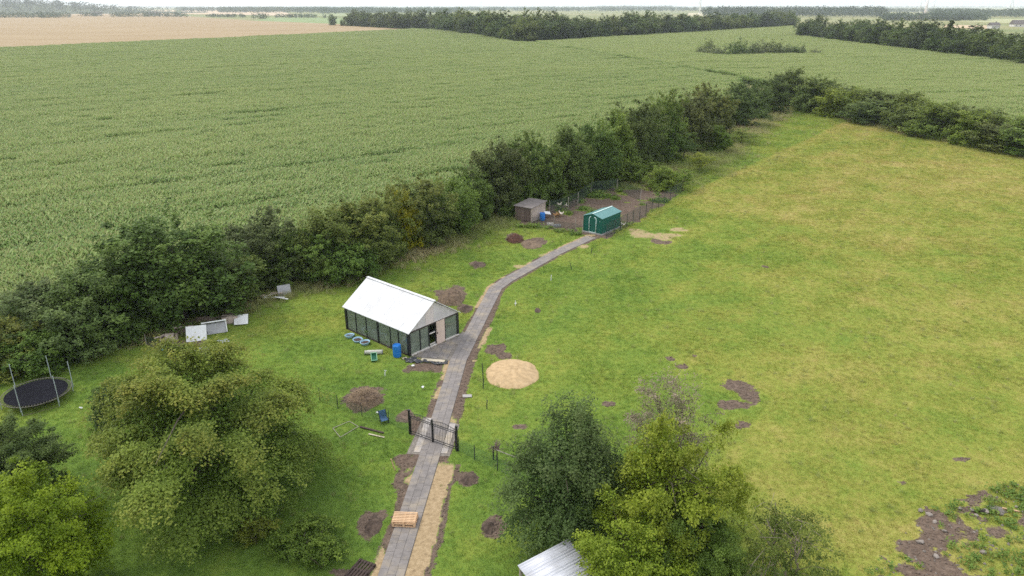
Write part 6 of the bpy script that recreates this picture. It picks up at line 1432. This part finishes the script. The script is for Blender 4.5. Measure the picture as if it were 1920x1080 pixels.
# ------------------------------------------------------------------ far farms and wind turbines
def farm(label, p, w, d, h, rz):
    t = thing('farm_house', label, 'house', p, rz)
    MB().box((0, 0, h / 2), (w, d, h)).build('wall', M['house'], t)
    b = MB(); e = 0.6; b.add([(-w / 2 - e, -d / 2 - e, h), (w / 2 + e, -d / 2 - e, h), (w / 2 + e, d / 2 + e, h), (-w / 2 - e, d / 2 + e, h), (-w / 2 - e, 0, h + d * 0.42), (w / 2 + e, 0, h + d * 0.42)], [(0, 1, 5, 4), (2, 3, 4, 5), (0, 4, 3), (1, 2, 5), (3, 2, 1, 0)])
    rf = b.build('roof', M['roofred'], t); MB().box((w * 0.2, 0, h + d * 0.45), (0.9, 0.9, 1.6)).build('chimney', M['roofred'], rf)
    for i in range(4): MB().box((-w / 2 + w * (i + 0.5) / 4, -d / 2 - 0.02, h * 0.55), (1.3, 0.08, 1.3)).build('window', M['darkglass'], t)
farm('pale farmhouse among the trees behind the wheat at the left', G(181, 29), 26, 11, 5, 0.1)
farm('low pale farm buildings in the trees left of the horizon tower', G(290, 30), 34, 12, 4.5, -0.1)
farm('white farmhouse peeking out above the upper right wood', G(1862, 54), 11, 7, 4, 0.2)
farm('dark roofed farm barn at the right edge behind the wood', G(1912, 50), 20, 12, 3, -0.1)
def turbine(label, p, hub, rot, k=1.0):
    t = thing('wind_turbine', label, 'wind turbine', p, 0.3)
    MB().tube([(0, 0, -1), (0, 0, hub * 0.5), (0, 0, hub)], [2.3 * k, 1.8 * k, 1.25 * k], 16).build('tower', M['turbine'], t, True)
    MB().lathe([(3.2 * k, -0.3), (3.2 * k, 1.0), (2.3 * k, 1.4)], n=16).build('foundation', M['turbine'], t)
    nc = MB().box((0, 1.2, hub + 1.2), (3.0 * k, 8.0 * k, 3.0 * k)).build('nacelle', M['turbine'], t)
    MB().tube([(0, -2.6 * k, hub + 1.2), (0, -4.6 * k, hub + 1.2)], [1.5 * k, 0.5 * k], 12).build('hub', M['turbine'], t, True)
    for i in range(3):
        a = rot + i * 2 * math.pi / 3; d = Vector((math.cos(a), 0, math.sin(a))); o = Vector((0, -3.6 * k, hub + 1.2))
        MB().tube([o, o + d * 6 * k, o + d * 20 * k, o + d * 34 * k], [0.8 * k, 1.3 * k, 0.8 * k, 0.15 * k], 6).build('blade', M['turbine'], t, True)
for px, py, hub, rot, k, lab in ((1734, 31, 62, 0.4, 1.6, 'nearest white wind turbine at the upper right'), (1724, 23, 62, 1.2, 1.0, 'thin wind turbine just left of the nearest one'), (1750, 21, 62, 2.0, 1.0, 'thin wind turbine just right of the nearest one'), (1893, 19, 62, 0.9, 1.9, 'white wind turbine near the right edge of the photo'), (1312, 25, 62, 0.2, 1.6, 'white wind turbine behind the middle wood'), (902, 15.5, 62, 1.7, 1.6, 'white wind turbine left of the middle on the horizon'), (317, 14.5, 22, 0.6, 1.3, 'small white tower turbine above the wheat at the left')):
    turbine(lab, G(px, py), hub, rot, k)

# ------------------------------------------------------------------ haze
hm = bpy.data.materials.new('haze'); hm.use_nodes = True; hn = hm.node_tree.nodes; hn.clear()
ho = hn.new('ShaderNodeOutputMaterial'); pv = hn.new('ShaderNodeVolumePrincipled')
pv.inputs['Color'].default_value = (0.88, 0.94, 1.0, 1); pv.inputs['Density'].default_value = 0.00011; pv.inputs['Anisotropy'].default_value = 0.2
hm.node_tree.links.new(pv.outputs[0], ho.inputs['Volume'])
hz = MB().box((0, 8000, 54), (34000, 17000, 111)).build('haze', hm); tag(hz, 'thin pale haze over the countryside', None, None, 'stuff')
